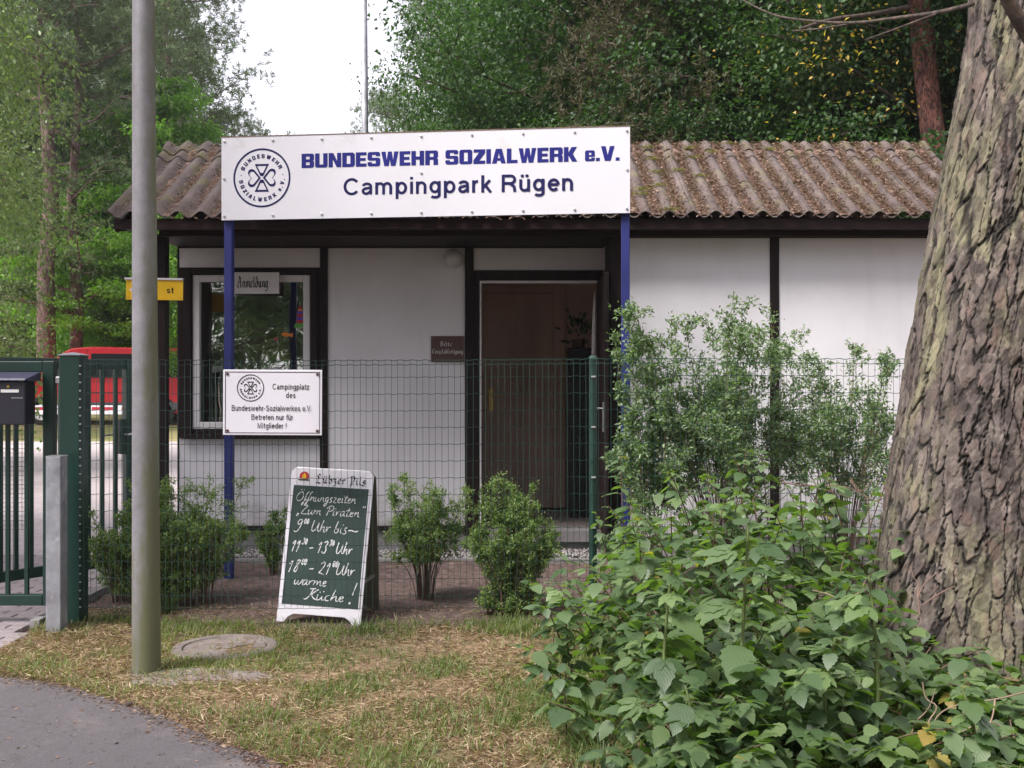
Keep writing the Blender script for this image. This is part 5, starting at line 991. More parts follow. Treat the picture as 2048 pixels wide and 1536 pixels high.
def wood(lst, words, group, rr_):
    order = {j: k for k, j in enumerate(sorted(range(len(lst)), key=lambda j: lst[j][0]))}
    for i, (px_, Y, t, s_) in enumerate(lst): put(t, *at_px(px_, Y), ORD[order[i]]+' tree from the left in '+words, group=group, rot=i*rr_, sc_=s_)
wood([(-80, 42, T_pine, 1.2), (60, 44, T_pine, 1.2), (190, 46, T_pine2, 1.35), (262, 47, T_oak, 1.3), (330, 50, T_pine, 1.2), (120, 40, T_oak, 1.3), (-10, 38, T_oak, 1.3), (300, 41, T_oak2, 1.1), (455, 52, T_oak2, .9), (-160, 36, T_oak, 1.4), (220, 37, T_oak2, 1.2), (60, 52, T_oak, 1.7), (180, 56, T_oak, 1.6), (-60, 55, T_oak, 1.7)], 'the far dense wood behind the red van', 'far forest trees behind the van', 1.3)
put(T_pine, *at_px(565, 70), 'tiny distant pine top just above the left half of the name sign', rot=1, sc_=1.02)
put(T_pine2, *at_px(630, 78), 'tiny distant treetop left of the mast foot', rot=2, sc_=1.36)
# right of the sky gap, behind the roof
put(T_pine, *at_px(792, 44), 'small pine top right beside the mast foot', rot=3, sc_=.86)
put(T_pine2, *at_px(960, 26), 'dark pine at the left end of the wood behind the roof', rot=2.1, sc_=.92)
put(T_oak, *at_px(1045, 19), 'leafy oak at the sky gap behind the name sign', rot=.7, sc_=.70, zs=1.05)
put(T_oak2, *at_px(1085, 16.5), 'spreading beech directly above the name sign', rot=.1, sc_=.85, zs=.85)
put(T_lime, *at_px(985, 22), 'light green maple above the middle of the name sign', rot=2.1, sc_=.62)
put(T_oak, *at_px(1230, 15.5), 'dark leafy oak behind the right end of the name sign', rot=1.4, sc_=.95)
put(T_oak2, *at_px(1300, 13.6), 'dark bushy beech just behind the roof ridge', rot=2.4, sc_=.72)
put(T_bpine, *at_px(1310, 13.4), 'brownish thin-needled pine hanging over the roof', rot=.9, sc_=.84)
put(T_oak, *at_px(1470, 15.0), 'glossy leaved oak above the middle of the right roof half', rot=3.4, sc_=.95)
put(T_oak2, *at_px(1580, 13.8), 'dense beech behind the right half of the roof', rot=5.0, sc_=.85)
put(T_oak, *at_px(1730, 14.5), 'oak behind the reddish pine stem', rot=4.4, sc_=1.0)
put(T_yel, *at_px(1640, 13.0), 'small tree with scattered yellow leaves above the roof', rot=1, sc_=.9)
put(T_oak2, *at_px(1900, 13.5), 'beech behind the big pine trunk', rot=.4, sc_=.95)
put(T_oak, *at_px(2080, 12.0), 'oak at the right picture edge behind the big pine', rot=.9, sc_=.95)
wood([(1120, 24, T_oak, 1.1), (1260, 23, T_oak, 1.2), (1400, 22, T_oak, 1.2), (1560, 23, T_oak, 1.2), (1750, 22, T_oak, 1.2), (1930, 20, T_oak, 1.2), (1180, 31, T_oak, 1.5), (1330, 31, T_oak, 1.6), (1540, 31, T_oak, 1.6), (1080, 34, T_pine, 1.0), (1760, 30, T_oak, 1.6), (2000, 28, T_oak, 1.6)], 'the dense dark wood behind the hut roof', 'forest trees behind the hut', 1.7)
# behind the camera: wood mirrored in the window pane, near oaks added for shade
for i, (x, y, t, s_, lb) in enumerate([(-7.0, -4.0, T_oak, 1.15, 'near left oak added for shade'), (-1.5, -6.5, T_oak, 1.05, 'near middle oak added for shade'), (5.2, -6.0, T_oak, 1.1, 'near right oak added for shade'), (-7.5, -14, T_birch, 1.0, 'birch'), (-4.0, -11, T_oak2, .9, 'low beech'), (-12, -16, T_pine, 1.0, 'pine'), (0, -18, T_oak, 1.1, 'oak'), (6, -15, T_pine2, 1.0, 'bare-stemmed pine'), (-18, -12, T_oak, 1.05, 'far left oak'), (-7, -24, T_oak, 1.6, 'tall oak'), (3, -26, T_pine, 1.1, 'distant pine')]):
    put(t, x, y, lb + ' across the road, mirrored in the window pane', group='trees across the road', rot=i*1.1, sc_=s_)
put(T_oak, -8.3, 6.2, 'unseen oak added left of the gate to shade the hut', rot=2.0, sc_=1.2)  # out of view, added so its crown shades hut and ground
# reddish leaning pine stem beside the roof
o = thing('red_pine_tree', 'slender reddish pine stem leaning beside the right end of the roof', 'tree', (0, 0, 0)); Yr = 11.6; xr = lambda px: X_(px, Yr)
bark_trunk('trunk', {'z': (-.1, 6.6), 'kz': [0, Z_(330, Yr), Z_(160, Yr), Z_(0, Yr), 6.6], 'kx': [xr(1905), xr(1872), xr(1852), xr(1838), xr(1815)], 'ky': [Yr]*5}, ([0, 3, 6.6], [.150, .125, .110]), M['redbark'], o, 90, .02, .012, (.05, .11), 21)
put_c = link('crown', T_pine2[1], o, (xr(1815), Yr, 1.6)); put_c.scale = (.8,)*3
# big pine in the foreground
o = thing('big_pine_tree', 'huge old pine with deeply furrowed lichen-grown bark at the right picture edge', 'tree'); Yt = 5.15; st_ = F/Yt
kx = [(2215-1024)/st_-.0, (2245-1024)/st_, (2290-1024)/st_, (2330-1024)/st_]
lf = {Z_(1400, Yt): 1735, Z_(1200, Yt): 1762, Z_(900, Yt): 1797, Z_(600, Yt): 1838, Z_(300, Yt): 1890, Z_(0, Yt): 1934}
zk = [-.3] + sorted(lf) + [6.5]; rad_ = [.56, .52, .49, .46, .43, .40, .38, .33]; lx_ = [1690] + [lf[z]-(20-18*k/5) for k, z in enumerate(sorted(lf))] + [1992]
kxx = []
for z, r_, l in zip(zk, rad_, lx_):   # centre so that the visible left limb of the trunk follows the photo
    a = (l-1024)/F; cyy = Yt+.35; kxx.append(a*cyy + r_*math.sqrt(1+a*a))
bark_trunk('trunk', {'z': (-.3, 6.5), 'kz': zk, 'kx': kxx, 'ky': [Yt+.35]*8}, (zk, rad_), M['bark'], o, 700, .0055, .030, (.060, .34), 31, fl=.05)
def limb(pts, r0, r1, nm='limb', m='darkbark', n=8):
    k = len(pts); return MB().tube(chaikin3(pts), np.linspace(r0, r1, len(chaikin3(pts))).tolist(), n).build(nm, M[m], o, smooth=True)
def chaikin3(p, k=2):
    p = [Vector(q) for q in p]
    for _ in range(k):
        q = [p[0]]
        for a, b in zip(p, p[1:]): q += [a.lerp(b, .25), a.lerp(b, .75)]
        p = q + [p[-1]]
    return p
limb([P(1945, 8, 5.4), P(1880, 25, 5.8), P(1800, 35, 6.2), P(1700, 48, 6.8), P(1600, 40, 7.4), P(1540, 30, 8.0), P(1450, -20, 8.5)], .013, .005)
limb([P(1700, 48, 6.8), P(1640, 58, 7.0), P(1585, 62, 7.3)], .009, .004); limb([P(1880, 25, 5.8), P(1800, 55, 6.0), P(1730, 80, 6.4)], .008, .003)
limb([P(1816, 15, 11.4), P(1740, 30, 11.0), P(1660, 38, 10.8), P(1600, 58, 10.6)], .035, .012)
limb([P(2072, 95, 4.78), P(2040, 45, 4.74), P(2010, -10, 4.70), P(1985, -90, 4.6)], .036, .028)
cr_ = link('crown', T_pine2[1], o, (2.7, Yt+.3, .2)); cr_.scale = (1.05,)*3
# ---- shrubs
def shrub(name, lbl, px, Y, wpx, top, leafm, n, lsize, seed, stems=40, low=.25, fan=1.0, spikes=12, spread=1.0, cat='shrub', base_w=.35, dense=1.0, zlean=0):
    s = Y/F; x0 = X_(px, Y); H = Z_(top, Y); Wm = wpx*s/2; o = thing(name, lbl, cat, (x0, Y, 0)); rt = random.Random(seed); rn = np.random.RandomState(seed); mb = MB(); C = []; D_ = []
    for i in range(stems):
        a = rt.uniform(0, 2*math.pi); q = math.sqrt(rt.random()); ex, ey = math.cos(a)*q, math.sin(a)*q; hh = H*(1-.35*q*q)*rt.uniform(.72, .95)
        if i < spikes: hh = H*rt.uniform(.93, 1.12)
        b = Vector((ex*Wm*base_w*.6, ey*Wm*base_w*.5, -.03)); e = Vector((ex*Wm+zlean*hh, ey*Wm*.75, hh)); m1 = b.lerp(e, .4)+Vector((-ex*Wm*.18*fan, 0, .06*H)); m2 = b.lerp(e, .75)+Vector((rt.uniform(-.03, .03), rt.uniform(-.03, .03), .03*H))
        pts = chaikin3([b, m1, m2, e], 1); mb.tube(pts, np.linspace(.0042, .0012, len(pts)).tolist(), 4, cap=False)
        for j in range(int(7*dense)):
            t = low + (1-low)*rt.random(); k = min(int(t*(len(pts)-1)), len(pts)-2); p = pts[k].lerp(pts[k+1], t*(len(pts)-1)-k); d = Vector((rt.uniform(-1, 1), rt.uniform(-1, 1), rt.uniform(.1, 1.1))).normalized()
            ln = Wm*.34*rt.uniform(.4, 1)*(1-.5*t)*spread; qv = p+d*ln; mb.tube([p, p.lerp(qv, .5)+Vector((0, 0, .01)), qv], [.0018, .0014, .0008], 3, cap=False)
            for u in (.2, .45, .7, .85, 1.): C.append(p.lerp(qv, u)); D_.append(d)
        if i < spikes:
            for u in np.linspace(.55, 1, 9): k = min(int(u*(len(pts)-1)), len(pts)-2); C.append(pts[k].lerp(pts[k+1], u*(len(pts)-1)-k)); D_.append(Vector((0, 0, 1)))
    mb.build('stems' if 0 else 'branchwork', M['woodystem'], o)
    C = np.array([tuple(c) for c in C]); D_ = np.array([tuple(c) for c in D_]); k = max(1, n//len(C)); Cr = np.repeat(C, k, 0); Dr = np.repeat(D_, k, 0); N = len(Cr)
    Pq = Cr + rn.normal(0, lsize*.55, (N, 3)); D = nrm(Dr*.5 + nrm(rn.normal(0, 1, (N, 3)))); U = nrm(rn.normal(0, .6, (N, 3)) + np.array([0, -.2, 1.]))
    keep = Pq[:, 2] > .02; Pq, D, U = Pq[keep], D[keep], U[keep]; N = len(Pq)
    V, Fc, T = leaves(Pq, D, U, lsize*rn.uniform(.6, 1.3, N), lsize*.45*rn.uniform(.8, 1.2, N), rn); c = link('foliage', np_mesh('foliage', V, Fc, leafm, T), o); c['kind'] = 'stuff'; return o
shrub('clipped_shrub', 'wide small-leaved green shrub behind the lamp pole and fence', 372, 7.0, 265, 985, M['shrubleaf'], 26000, .022, 41, 80, .17, spikes=12, base_w=.7, spread=1.3)
shrub('clipped_shrub', 'smaller left half of the shrub group beside the gate bars', 250, 7.1, 140, 1020, M['shrubleaf'], 12000, .022, 42, 46, .15, spikes=6, base_w=.6, spread=1.3)
shrub('clipped_shrub', 'leggy small shrub with bare twigs between the chalk board and the door', 850, 7.05, 195, 985, M['shrubleaf'], 13000, .022, 43, 44, .42, spikes=11, base_w=.3, spread=1.5)
shrub('clipped_shrub', 'dense upright shrub in front of the open doorway', 1022, 6.75, 190, 975, M['shrubleaf'], 30000, .021, 44, 80, .06, spikes=9, base_w=.85, spread=1.4)
shrub('clipped_shrub', 'low shrub half hidden behind the chalk board', 548, 8.1, 70, 1030, M['shrubleaf'], 3600, .024, 45, 18, .2, spikes=4, spread=1.4)
shrub('clipped_shrub', 'low dull green shrub at the foot of the right blue post', 1245, 7.6, 110, 1045, M['shrubleaf2'], 9000, .018, 46, 34, .15, spikes=2)
shrub('tall_shrub', 'tall loose vase-shaped shrub before the white wall panel right of the door', 1440, 7.45, 430, 670, M['shrubleaf2'], 27000, .034, 47, 80, .42, spikes=20, base_w=.16, spread=1.25)
shrub('tall_shrub', 'tall loose shrub between the dark wall post and the big pine', 1690, 7.7, 330, 715, M['shrubleaf2'], 13000, .034, 48, 52, .42, spikes=14, base_w=.16, spread=1.1)
shrub('tall_shrub', 'thin arching shrub shoots crossing the right blue post', 1300, 7.2, 190, 680, M['shrubleaf2'], 7500, .036, 49, 24, .35, spikes=6, base_w=.4, spread=1.3)
# ---- raspberry thicket: each leaf an object
def leaflet(mbx, base, d, L, Wl, up, lobes=0, uvs=None, n=9):
    """serrated, folded, drooping leaflet; returns verts appended with uv"""
    S = d.cross(up).normalized(); N = S.cross(d).normalized(); top = []; bot = []; mid = []; U = []
    for i in range(n+1):
        t = i/n; w = Wl*(math.sin(math.pi*min(1, t**.72))**.8)*(1-.25*t) if 0 < i < n else 0.0
        if 0 < i < n: w *= (1.09 if i % 2 else .91)
        c = base + d*L*t - N*L*.24*t*t; mid.append(c); top.append(c + S*w + N*w*.28 - N*w*w*2.0/Wl*.15); bot.append(c - S*w + N*w*.28 - N*w*w*2.0/Wl*.15)
    vs = mid + top[1:-1] + bot[1:-1]; m = n+1; fs = []
    uv = [(0, i/n*.9) for i in range(m)] + [(.5, i/n*.9) for i in range(1, n)]*2
    T = lambda i: m+i-1; Bo = lambda i: m+(n-1)+i-1
    fs.append((0, 1, T(1))[::-1]); fs.append((0, Bo(1), 1)[::-1])
    for i in range(1, n-1): fs.append((i, i+1, T(i+1), T(i))[::-1]); fs.append((i, Bo(i), Bo(i+1), i+1)[::-1])
    fs.append((n-1, n, T(n-1))[::-1]); fs.append((n-1, Bo(n-1), n)[::-1])
    mbx.add(vs, fs); uvs += uv
def leaf_mesh(kind, seed):
    rt = random.Random(seed); mb = MB(); uvs = []; up = Vector((0, 0, 1)); Z = Vector((0, 0, 0))
    if kind == 'tri':
        p = Vector((.35, 0, .03)); 
        for a, L, k in ((0, .75, 1), (62, .55, .9), (-62, .55, .9)): d = Vector((math.cos(R(a+rt.uniform(-8, 8))), math.sin(R(a)), -.12)).normalized(); leaflet(mb, p, d, L, L*.36, up, uvs=uvs)
        st = [(0, 0, 0), (.18, 0, .04), (.35, 0, .03)]
    elif kind == 'palm':
        p = Vector((.30, 0, .03))
        for j, (a, L) in enumerate(((0, .80), (42, .70), (-42, .70), (92, .46), (-92, .46))): d = Vector((math.cos(R(a)), math.sin(R(a)), -.08)).normalized(); leaflet(mb, p + Vector((0, 0, .004*j)), d, L, L*.33, up, uvs=uvs)
        st = [(0, 0, 0), (.15, 0, .03), (.30, 0, .03)]
    else:
        leaflet(mb, Vector((.22, 0, .02)), Vector((1, 0, -.1)).normalized(), .85, .34, up, uvs=uvs, n=11); st = [(0, 0, 0), (.12, 0, .03), (.22, 0, .02)]
    nv = len(mb.v); mb.mi = 1; mb.tube(st, .009, 3, cap=False); uvs += [(0, .5)]*(len(mb.v)-nv)
    me = bpy.data.meshes.new('leaf'); me.from_pydata(mb.v, [], mb.f); me.materials.append(M['rasp']); me.materials.append(M['stem']); me.polygons.foreach_set('material_index', mb.m)
    l = me.uv_layers.new(name='UVMap'); li = [0]*len(me.loops); me.loops.foreach_get('vertex_index', li); l.data.foreach_set('uv', [c for i in li for c in uvs[i]])
    at = me.attributes.new('tint', 'FLOAT', 'POINT'); at.data.foreach_set('value', [rt.random()*.15]*len(mb.v)); me.polygons.foreach_set('use_smooth', [True]*len(mb.f)); me.update(); return me
LM = [leaf_mesh('tri', 1), leaf_mesh('tri', 2), leaf_mesh('palm', 3), leaf_mesh('one', 4), leaf_mesh('one', 5), leaf_mesh('palm', 6)]
LMY = [LM[0].copy(), LM[3].copy()]; M['yrasp'] = leafmat('yellowing_raspberry_leaf', [(.30, .27, .06), (.38, .30, .07), (.32, .20, .06)], None, .35, .5, .4, veins=True)
for m_ in LMY: m_.materials[0] = M['yrasp']
rr_ = random.Random(77)
def rasp(x, y, H, nl, size, lbl, group=None, lean=(0, 0), kinds=(0, 1, 3, 4), cane='woodystem', r=.0045, zg=0.0):
    o = thing('raspberry_plant', lbl, 'plant', (x, y, zg), (0, 0, 0), group); ns = 3 if nl > 36 else 2 if nl > 20 else 1
    for s in range(ns):
        a = rr_.uniform(0, 6.28); sp = .16 if ns > 1 else .04; hh = H*(1 if s == 0 else rr_.uniform(.6, .95))
        e = Vector((lean[0]+math.cos(a)*sp*1.6, lean[1]+math.sin(a)*sp*1.6, hh)); pts = chaikin3([Vector((math.cos(a)*.03, math.sin(a)*.03, -.05)), Vector((e.x*.25, e.y*.25, hh*.45)), Vector((e.x*.65, e.y*.65, hh*.8)), e], 1)
        MB().tube(pts, np.linspace(r, r*.45, len(pts)).tolist(), 6, cap=False).build('cane', M[cane], o, smooth=True); k = nl//ns
        for i in range(k):
            t = .22+.78*((i+.5)/k)**.8; j = min(int(t*(len(pts)-1)), len(pts)-2); p = pts[j].lerp(pts[j+1], t*(len(pts)-1)-j)
            az_ = i*2.4+rr_.uniform(-.5, .5); sz = size*rr_.uniform(.6, 1.2)*(1-.45*max(0, t-.75)/.25); el_ = rr_.uniform(-.50, .22) if t < .93 else rr_.uniform(.1, .8)
            lo = link('leaf', LMY[rr_.randrange(2)] if rr_.random() < .02 else LM[rr_.choice(kinds)], o, p, (rr_.uniform(-.35, .35), -el_, az_)); lo.scale = (sz, sz, sz)
    return o
def zg(x, y): return max(0., min(.12, (x-1.0)*.06)) if 3.4 < y < 6.2 else 0.
special = [ # near, tall stemmed ones that stand out
 (1480, 4.15, .88, 15, .22, 'tall pale-stemmed plant with wide lobed leaves in the middle foreground'), (1320, 4.2, .72, 13, .20, 'pale-stemmed leafy plant at the left front of the thicket'),
 (1765, 4.1, .66, 14, .19, 'pale-stemmed plant with yellowish tip left of the pine foot'), (1640, 3.95, .50, 11, .19, 'low broad-leaved plant with one big lobed leaf'),
 (1400, 3.75, .36, 12, .20, 'low plant with big serrated leaves at the bottom edge'), (1960, 3.8, .30, 12, .17, 'low leafy plant in the bottom right corner')]
for px_, Y, H, nl, sz, lb in special: x = X_(px_, Y); rasp(x, Y, H, nl, sz*.82, lb, kinds=(2, 5, 0, 3), cane='stem', r=.0085, zg=zg(x, Y))
rows = [(6.0, 1225, 1790, .93, 11, .105), (5.65, 1190, 1785, .86, 11, .11), (5.3, 1140, 1760, .76, 11, .115), (4.95, 1130, 1740, .62, 10, .12), (4.6, 1170, 2050, .48, 13, .13), (4.25, 1230, 2070, .38, 13, .13), (3.92, 1290, 2080, .27, 12, .13)]
spots = []
for ri, (Y, p0, p1, H, k, sz) in enumerate(rows):
    for i in range(k):
        px_ = p0+(p1-p0)*(i+.5)/k+rr_.uniform(-25, 25); yy = Y+rr_.uniform(-.15, .15); spots.append((ri, px_, yy, H*min(1, .70+.10*i)*rr_.uniform(.82, 1.12)*(1 if px_ < 1740 else max(.38, 1-(px_-1740)/190)), sz))
zone = lambda ri, px: (('at the back' if ri < 2 else 'in the middle' if ri < 5 else 'at the front'), ('below the door' if px < 1240 else 'below the right blue post' if px < 1390 else 'below the tall shrub' if px < 1560 else 'below the dark wall post' if px < 1700 else 'at the pine foot' if px < 1860 else 'at the right picture corner'))
seen_ = {}
for ri, px_, yy, hh, sz in sorted(spots, key=lambda q: q[1]):
    z_ = zone(ri, px_); q = seen_[z_] = seen_.get(z_, 0)+1; x = X_(px_, yy)
    rasp(x, yy, hh, 27, sz, '%s cane from left %s of thicket, %s' % (ORD[q-1], z_[0], z_[1]), 'raspberry canes of the thicket', lean=(rr_.uniform(-.12, .08), rr_.uniform(-.18, .02)), zg=zg(x, yy))
for px_, Y, H, lb in ((1250, 6.0, 1.02, 'tall arching cane reaching up beside the right blue post'), (1470, 6.05, 1.04, 'yellow-green cane rising above the thicket before the tall shrub'), (1545, 6.0, 1.0, 'upright cane top right of the yellow-green cane'), (1680, 5.9, .88, 'cane top close to the big pine')):
    x = X_(px_, Y); rasp(x, Y, H, 20, .11, lb, zg=zg(x, Y))
for px_, Y, H, lb in ((1095, 4.9, .30, 'small outlying sprout in the grass left of the thicket'), (1140, 4.35, .26, 'small outlying sprout with pale leaves nearest the grass'), (1120, 5.5, .42, 'outlying cane drooping over the soil beside the thicket')):
    x = X_(px_, Y); rasp(x, Y, H, 12, .10, lb, zg=0)
# low leafy filler deep in the thicket: joined single leaves
nf = 3600; xx = rs.uniform(.15, 2.7, nf); yy = rs.uniform(3.6, 6.15, nf); ed = (xx/yy*F+1024); lim = np.interp(yy, [3.6, 4.3, 5, 5.7, 6.1], [1300, 1200, 1140, 1180, 1230]); k_ = ed > lim; xx, yy, ed, lim = xx[k_], yy[k_], ed[k_], lim[k_]; nf = len(xx)
top_ = np.interp(yy, [3.6, 4.25, 5.3, 6.1], [.22, .38, .70, .84])*np.clip(1-(ed-1740)/190, .3, 1)*np.clip(.5+(ed-lim)/160, 0, 1); zz = top_*rs.uniform(.15, .95, nf)+.03
src = LM[4]; nv_ = len(src.vertices); co = np.zeros(nv_*3, np.float32); src.vertices.foreach_get('co', co); co = co.reshape(-1, 3)
a1 = rs.uniform(0, 6.28, nf); a2 = rs.uniform(-.6, .25, nf); a3 = rs.uniform(-.5, .5, nf); szs = rs.uniform(.06, .115, nf)
ca, sa = np.cos(a1), np.sin(a1); cb_, sb_ = np.cos(a2), np.sin(a2); cc_, sc__ = np.cos(a3), np.sin(a3)
X0 = co[None, :, 0]; Y0 = co[None, :, 1]*cc_[:, None]-co[None, :, 2]*sc__[:, None]; Z0 = co[None, :, 1]*sc__[:, None]+co[None, :, 2]*cc_[:, None]
X1 = X0*cb_[:, None]-Z0*sb_[:, None]; Z1 = X0*sb_[:, None]+Z0*cb_[:, None]; X2 = X1*ca[:, None]-Y0*sa[:, None]; Y2 = X1*sa[:, None]+Y0*ca[:, None]
Vf = np.stack([X2, Y2, Z1], -1)*szs[:, None, None]+np.stack([xx, yy, zz], 1)[:, None]
tri = []; 
for p in src.polygons:
    q = list(p.vertices)
    for a in range(1, len(q)-1): tri.append((q[0], q[a], q[a+1]))
tri = np.array(tri); Ff = (tri[None]+(np.arange(nf)*nv_)[:, None, None]).reshape(-1, 3)
tag(link('undergrowth', np_mesh('undergrowth', Vf.reshape(-1, 3), Ff, M['rasp2'], np.repeat(rs.rand(nf), nv_), smooth=True)), kind='stuff')
# curled dry twigs
def dry(lbl, chains, m='drytwig', r=.0035):
    o = thing('dry_bramble', lbl, 'twig'); 
    for c in chains: pts = chaikin3([P(*q) for q in c], 2); MB().tube(pts, np.linspace(r, r*.5, len(pts)).tolist(), 5, cap=False).build('stem', M[m], o, smooth=True)
dry('tangle of pale curled dead stems in front of the pine foot', [[(1845, 1365, 4.2), (1850, 1400, 4.15), (1880, 1412, 4.1), (1850, 1450, 4.0), (1835, 1536, 3.95), (1835, 1600, 3.9)], [(2048, 1385, 4.2), (1990, 1400, 4.15), (1900, 1410, 4.1), (1860, 1445, 4.05), (1890, 1478, 4.0), (1990, 1480, 4.0), (2048, 1500, 3.95)],
  [(1990, 1400, 4.1), (1985, 1440, 4.05), (1960, 1480, 4.0), (1870, 1500, 3.95), (1850, 1536, 3.9), (1840, 1600, 3.9)], [(1810, 1515, 3.95), (1880, 1500, 3.95), (1940, 1450, 4.05), (2000, 1440, 4.1), (2030, 1500, 4)], [(1820, 1540, 3.9), (1822, 1450, 4.0), (1858, 1420, 4.1), (1870, 1380, 4.2)]])
dry('reddish dry canes rising against the pine bark', [[(1840, 1230, 4.7), (1835, 1190, 4.72), (1838, 1165, 4.74), (1826, 1155, 4.75), (1822, 1132, 4.76)], [(1835, 1195, 4.72), (1848, 1165, 4.73), (1875, 1145, 4.74)], [(1845, 1210, 4.7), (1880, 1185, 4.7), (1910, 1172, 4.72)]], 'redtwig')
dry('reddish arching bramble cane between thicket and pine', [[(1560, 965, 5.9), (1620, 972, 5.85), (1690, 970, 5.8), (1725, 990, 5.75), (1770, 1010, 5.7)], [(1738, 1100, 5.75), (1740, 1050, 5.75), (1735, 1000, 5.75), (1722, 985, 5.75), (1700, 955, 5.8)], [(1700, 960, 5.8), (1720, 990, 5.75), (1745, 960, 5.7)], [(1650, 980, 5.8), (1690, 992, 5.75), (1715, 1003, 5.75)], [(1760, 1002, 5.7), (1775, 950, 5.7)]], 'redtwig')
dry('pale dead twig fork over the middle of the thicket', [[(1625, 1180, 4.9), (1665, 1190, 4.85), (1690, 1210, 4.8), (1650, 1255, 4.8)], [(1690, 1210, 4.8), (1715, 1190, 4.8), (1732, 1160, 4.8)]])
o = thing('plant_stake', 'short green plastic rod with a white tip sticking out of the thicket', 'stake', (X_(1686, 4.9), 4.9, 0)); MB().tube([(0, 0, -.05), (-.003, 0, Z_(1180, 4.9))], .006, 8).build('rod', M['greenwire'], o); MB().tube([(-.003, 0, Z_(1180, 4.9)+.0005), (-.003, 0, Z_(1176, 4.9))], .0062, 8).build('tip', M['white'], o)
# ---- grass, straw, litter
def region(n, ylo, yhi, xlo=-3.0, xhi=2.6):
    y = ylo + (yhi-ylo)*rs.rand(n); x = rs.uniform(xlo, xhi, n); px = x/y*F+1024; ok = (px > -60) & (px < 2100) & ~inpoly(x, y, road) & ~inpoly(x, y, pave)
    ok &= (np.hypot((x-mc.x)/.27, (y-mc.y)/.27) > 1.0) | (rs.rand(n) < .09); ok &= ~((np.hypot(x-X_(636, 6.4), 0) < .24) & (np.abs(y-6.4) < .02)); return x[ok], y[ok]
def zof(x, y): return (vnoise(x, y, 2.1, 1)-.5)*.035+(vnoise(x, y, 7, 2)-.5)*.018
x, y = region(150000, 3.5, 6.45); g = vnoise(x, y, 2.6, 22)*.65+vnoise(x, y, 8, 23)*.35; nearf = np.clip((y-5.9)/.35, 0, 1); right = np.clip((x+.2)/.8, 0, 1)
pr = np.clip((g-.43)*3.2, 0, 1)*.75 + .45*right*np.clip((g-.3)*2, 0, 1) + .42*nearf*(y < 6.42)*np.clip(vnoise(x, y, 4.5, 28)*3-1.0, 0, 1) + .04; keep = rs.rand(len(x)) < pr; x, y = x[keep], y[keep]; n = len(x)
hh = rs.uniform(.012, .055, n)*(1+.6*right[keep]+.7*nearf[keep]*rs.rand(n)); ang = rs.uniform(0, 6.28, n); ln = rs.uniform(.2, 1.5, n); dx = np.cos(ang)*ln*hh; dy = np.sin(ang)*ln*hh; w_ = rs.uniform(.0013, .0030, n); sx_ = -np.sin(ang)*w_; sy_ = np.cos(ang)*w_; z0 = zof(x, y)-.004
V = np.stack([np.stack([x-sx_, y-sy_, z0], 1), np.stack([x+sx_, y+sy_, z0], 1), np.stack([x+dx*.4+sx_*.8, y+dy*.4+sy_*.8, z0+hh*.62], 1), np.stack([x+dx*.4-sx_*.8, y+dy*.4-sy_*.8, z0+hh*.62], 1), np.stack([x+dx, y+dy, z0+hh], 1)], 1).reshape(-1, 3)
i = np.arange(n)*5; Fc = np.concatenate([np.stack([i, i+1, i+2], 1), np.stack([i, i+2, i+3], 1), np.stack([i+3, i+2, i+4], 1)]); tag(link('grass', np_mesh('grass', V, Fc, M['grass'], np.repeat(np.clip(rs.rand(n)*.6+vnoise(x, y, 1.5, 30)*.5, 0, 1), 5))), kind='stuff')
x, y = region(230000, 3.5, 6.9); g = vnoise(x, y, 2.2, 25)*.6+vnoise(x, y, 9, 26)*.4; pr = np.where(y < 6.35, np.clip(.15+(.62-g)*3.0, .12, 1)*(1-.35*np.clip(x, 0, 1)), .07)+np.clip((-x-1)*.2, 0, .3); keep = rs.rand(len(x)) < pr; x, y = x[keep], y[keep]; n = len(x)
D = nrm(np.stack([rs.normal(0, 1, n), rs.normal(0, 1, n), rs.normal(.12, .22, n)], 1)); U = nrm(rs.normal(0, .35, (n, 3))+np.array([0, 0, 1])); L = rs.uniform(.015, .065, n); Wd = rs.uniform(.0018, .0048, n)
V, Fc, T = leaves(np.stack([x, y, zof(x, y)+rs.uniform(.0, .014, n)], 1), D, U, L, Wd, rs, fold=.05); tag(link('straw', np_mesh('straw', V, Fc, M['straw'], T)), kind='stuff')
n = 16000; x = rs.uniform(-2.75, 2.4, n); y = rs.uniform(5.9, 8.6, n)
xe = rs.uniform(0, 1, 5000); pts_ = np.array([p for p in road if -3 < p[0] < 0]); ti = xe*(len(pts_)-1.001); a_ = ti.astype(int); fr_ = ti-a_; ex = pts_[a_, 0]*(1-fr_)+pts_[a_+1, 0]*fr_+rs.normal(0, .05, 5000); ey = pts_[a_, 1]*(1-fr_)+pts_[a_+1, 1]*fr_+rs.normal(0, .05, 5000)
xr_ = rs.uniform(-2.8, -.3, 1500); yr_ = rs.uniform(3.6, 5.3, 1500); x = np.concatenate([x, ex, xr_]); y = np.concatenate([y, ey, yr_]); n = len(x)
D = nrm(np.stack([rs.normal(0, 1, n), rs.normal(0, 1, n), rs.normal(0, .12, n)], 1)); U = nrm(rs.normal(0, .3, (n, 3))+np.array([0, 0, 1])); L = rs.uniform(.008, .03, n); Wd = np.where(rs.rand(n) < .2, L*.5, .0022)
rd = inpoly(x, y, road); V, Fc, T = leaves(np.stack([x, y, np.where(rd, .003, zof(x, y)+.004)], 1), D, U, L, Wd, rs, fold=.05); tag(link('leaf_litter', np_mesh('leaf_litter', V, Fc, M['litter'], T)), kind='stuff')
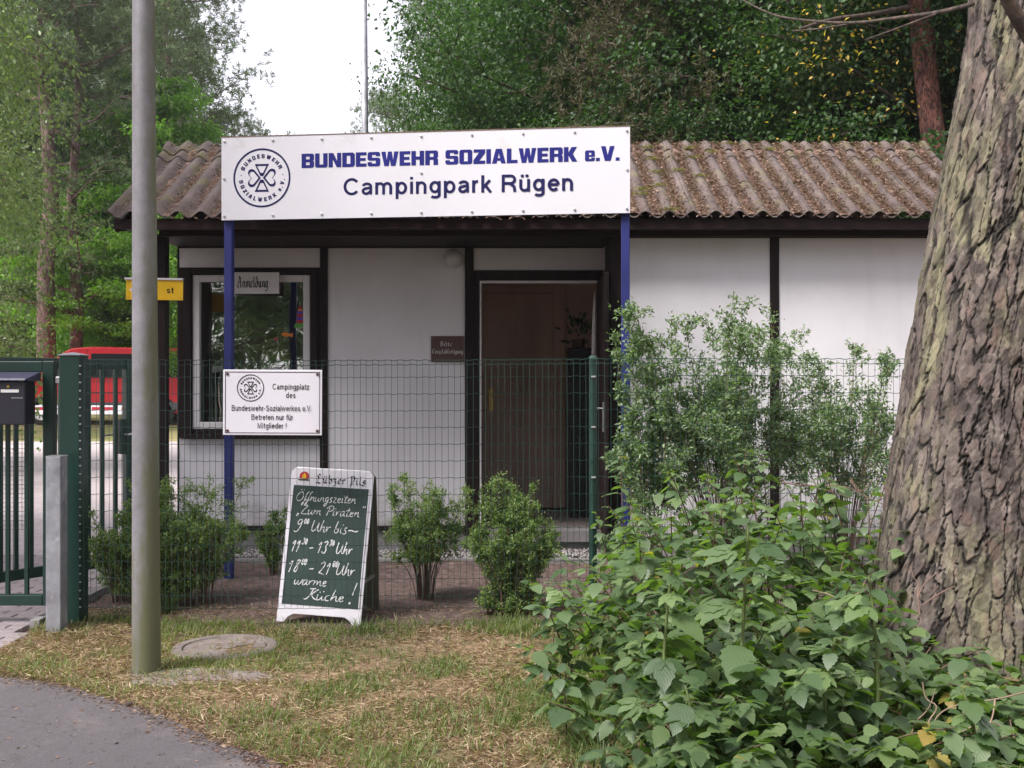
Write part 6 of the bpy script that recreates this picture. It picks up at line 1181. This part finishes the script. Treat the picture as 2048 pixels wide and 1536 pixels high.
def tuft(lbl, px, py, n, h, wd, seed, spread=.05, mat='grass', lean=1.2, nm='grass_tuft'):
    Y = GY(py); rn = np.random.RandomState(seed); mb = MB(); o = thing(nm, lbl, 'weed' if nm != 'grass_tuft' else 'grass tuft', (X_(px, Y), Y, 0)); 
    for i in range(n):
        a = rn.uniform(0, 6.28); b = Vector((math.cos(a)*spread*rn.rand(), math.sin(a)*spread*rn.rand(), -.01)); hh = h*rn.uniform(.55, 1.1); ou = Vector((math.cos(a), math.sin(a), 0)); S = Vector((-math.sin(a), math.cos(a), 0)); ws = wd*rn.uniform(.7, 1.2); P_ = []
        for t in (0, .35, .7, 1): c = b + ou*hh*lean*.55*t*t + Vector((0, 0, hh*(t-.28*t*t*lean))); w = ws*(.5+1.2*t)*(1-t)+.0004; P_ += [c-S*w, c+S*w]
        mb.add(P_, [(2*j, 2*j+1, 2*j+3, 2*j+2) for j in range(3)])
    c = mb.build('blades' if 0 else 'blade_tuft', M[mat], o); return o
tuft('long yellowish grass tuft at the foot of the shrub right of the lamp pole', 338, 1225, 50, .24, .004, 1); tuft('broad-leaved dock weed at the foot of the galvanised post', 152, 1245, 9, .17, .028, 2, .03, 'shrubleaf', 1.3, 'dock_weed')
tuft('thin grass tuft under the right foot of the chalk board', 728, 1262, 60, .12, .0025, 3, .10); tuft('thin grass tuft under the left foot of the chalk board', 560, 1268, 50, .10, .0025, 4, .10)
tuft('long grass clump at the left front rim of the thicket', 1180, 1450, 90, .26, .0035, 5, .12); tuft('tall grass blades at the thicket edge below the fence post', 1140, 1290, 40, .30, .0035, 6, .08); tuft('long grass clump at the bottom edge left of the thicket', 1200, 1536, 90, .2, .0035, 7, .12)
tuft('thin ring of grass blades around the foot of the lamp pole', 292, 1352, 90, .07, .0022, 9, .10)
tuft('grass bunch between gate post and lamp pole', 225, 1240, 70, .12, .003, 8, .14)
o = thing('pebble', 'small dark pine cone lying on the asphalt', 'pine cone', (X_(258, GY(1413)), GY(1413), .012)); sphere(MB(), (0, 0, 0), .014, (1.3, 1, .9), 8, 6).build('scales', M['darkbark'], o); o.name = 'pine_cone'

# ---- added to pale far trees like lens flare: thin haze
hz = MB().box(-75, 75, -45, 95, -1.2, 32).build('flare_haze', bpy.data.materials.new('flare_haze'), None); tag(hz, kind='stuff')
hm = hz.data.materials[0]; hm.use_nodes = True; hm.node_tree.nodes.clear(); ho = hm.node_tree.nodes.new('ShaderNodeOutputMaterial'); hv = hm.node_tree.nodes.new('ShaderNodeVolumePrincipled')
hv.inputs['Color'].default_value = (.93, .95, 1, 1); hv.inputs['Density'].default_value = .0008; hv.inputs['Anisotropy'].default_value = .3; hm.node_tree.links.new(hv.outputs[0], ho.inputs['Volume'])
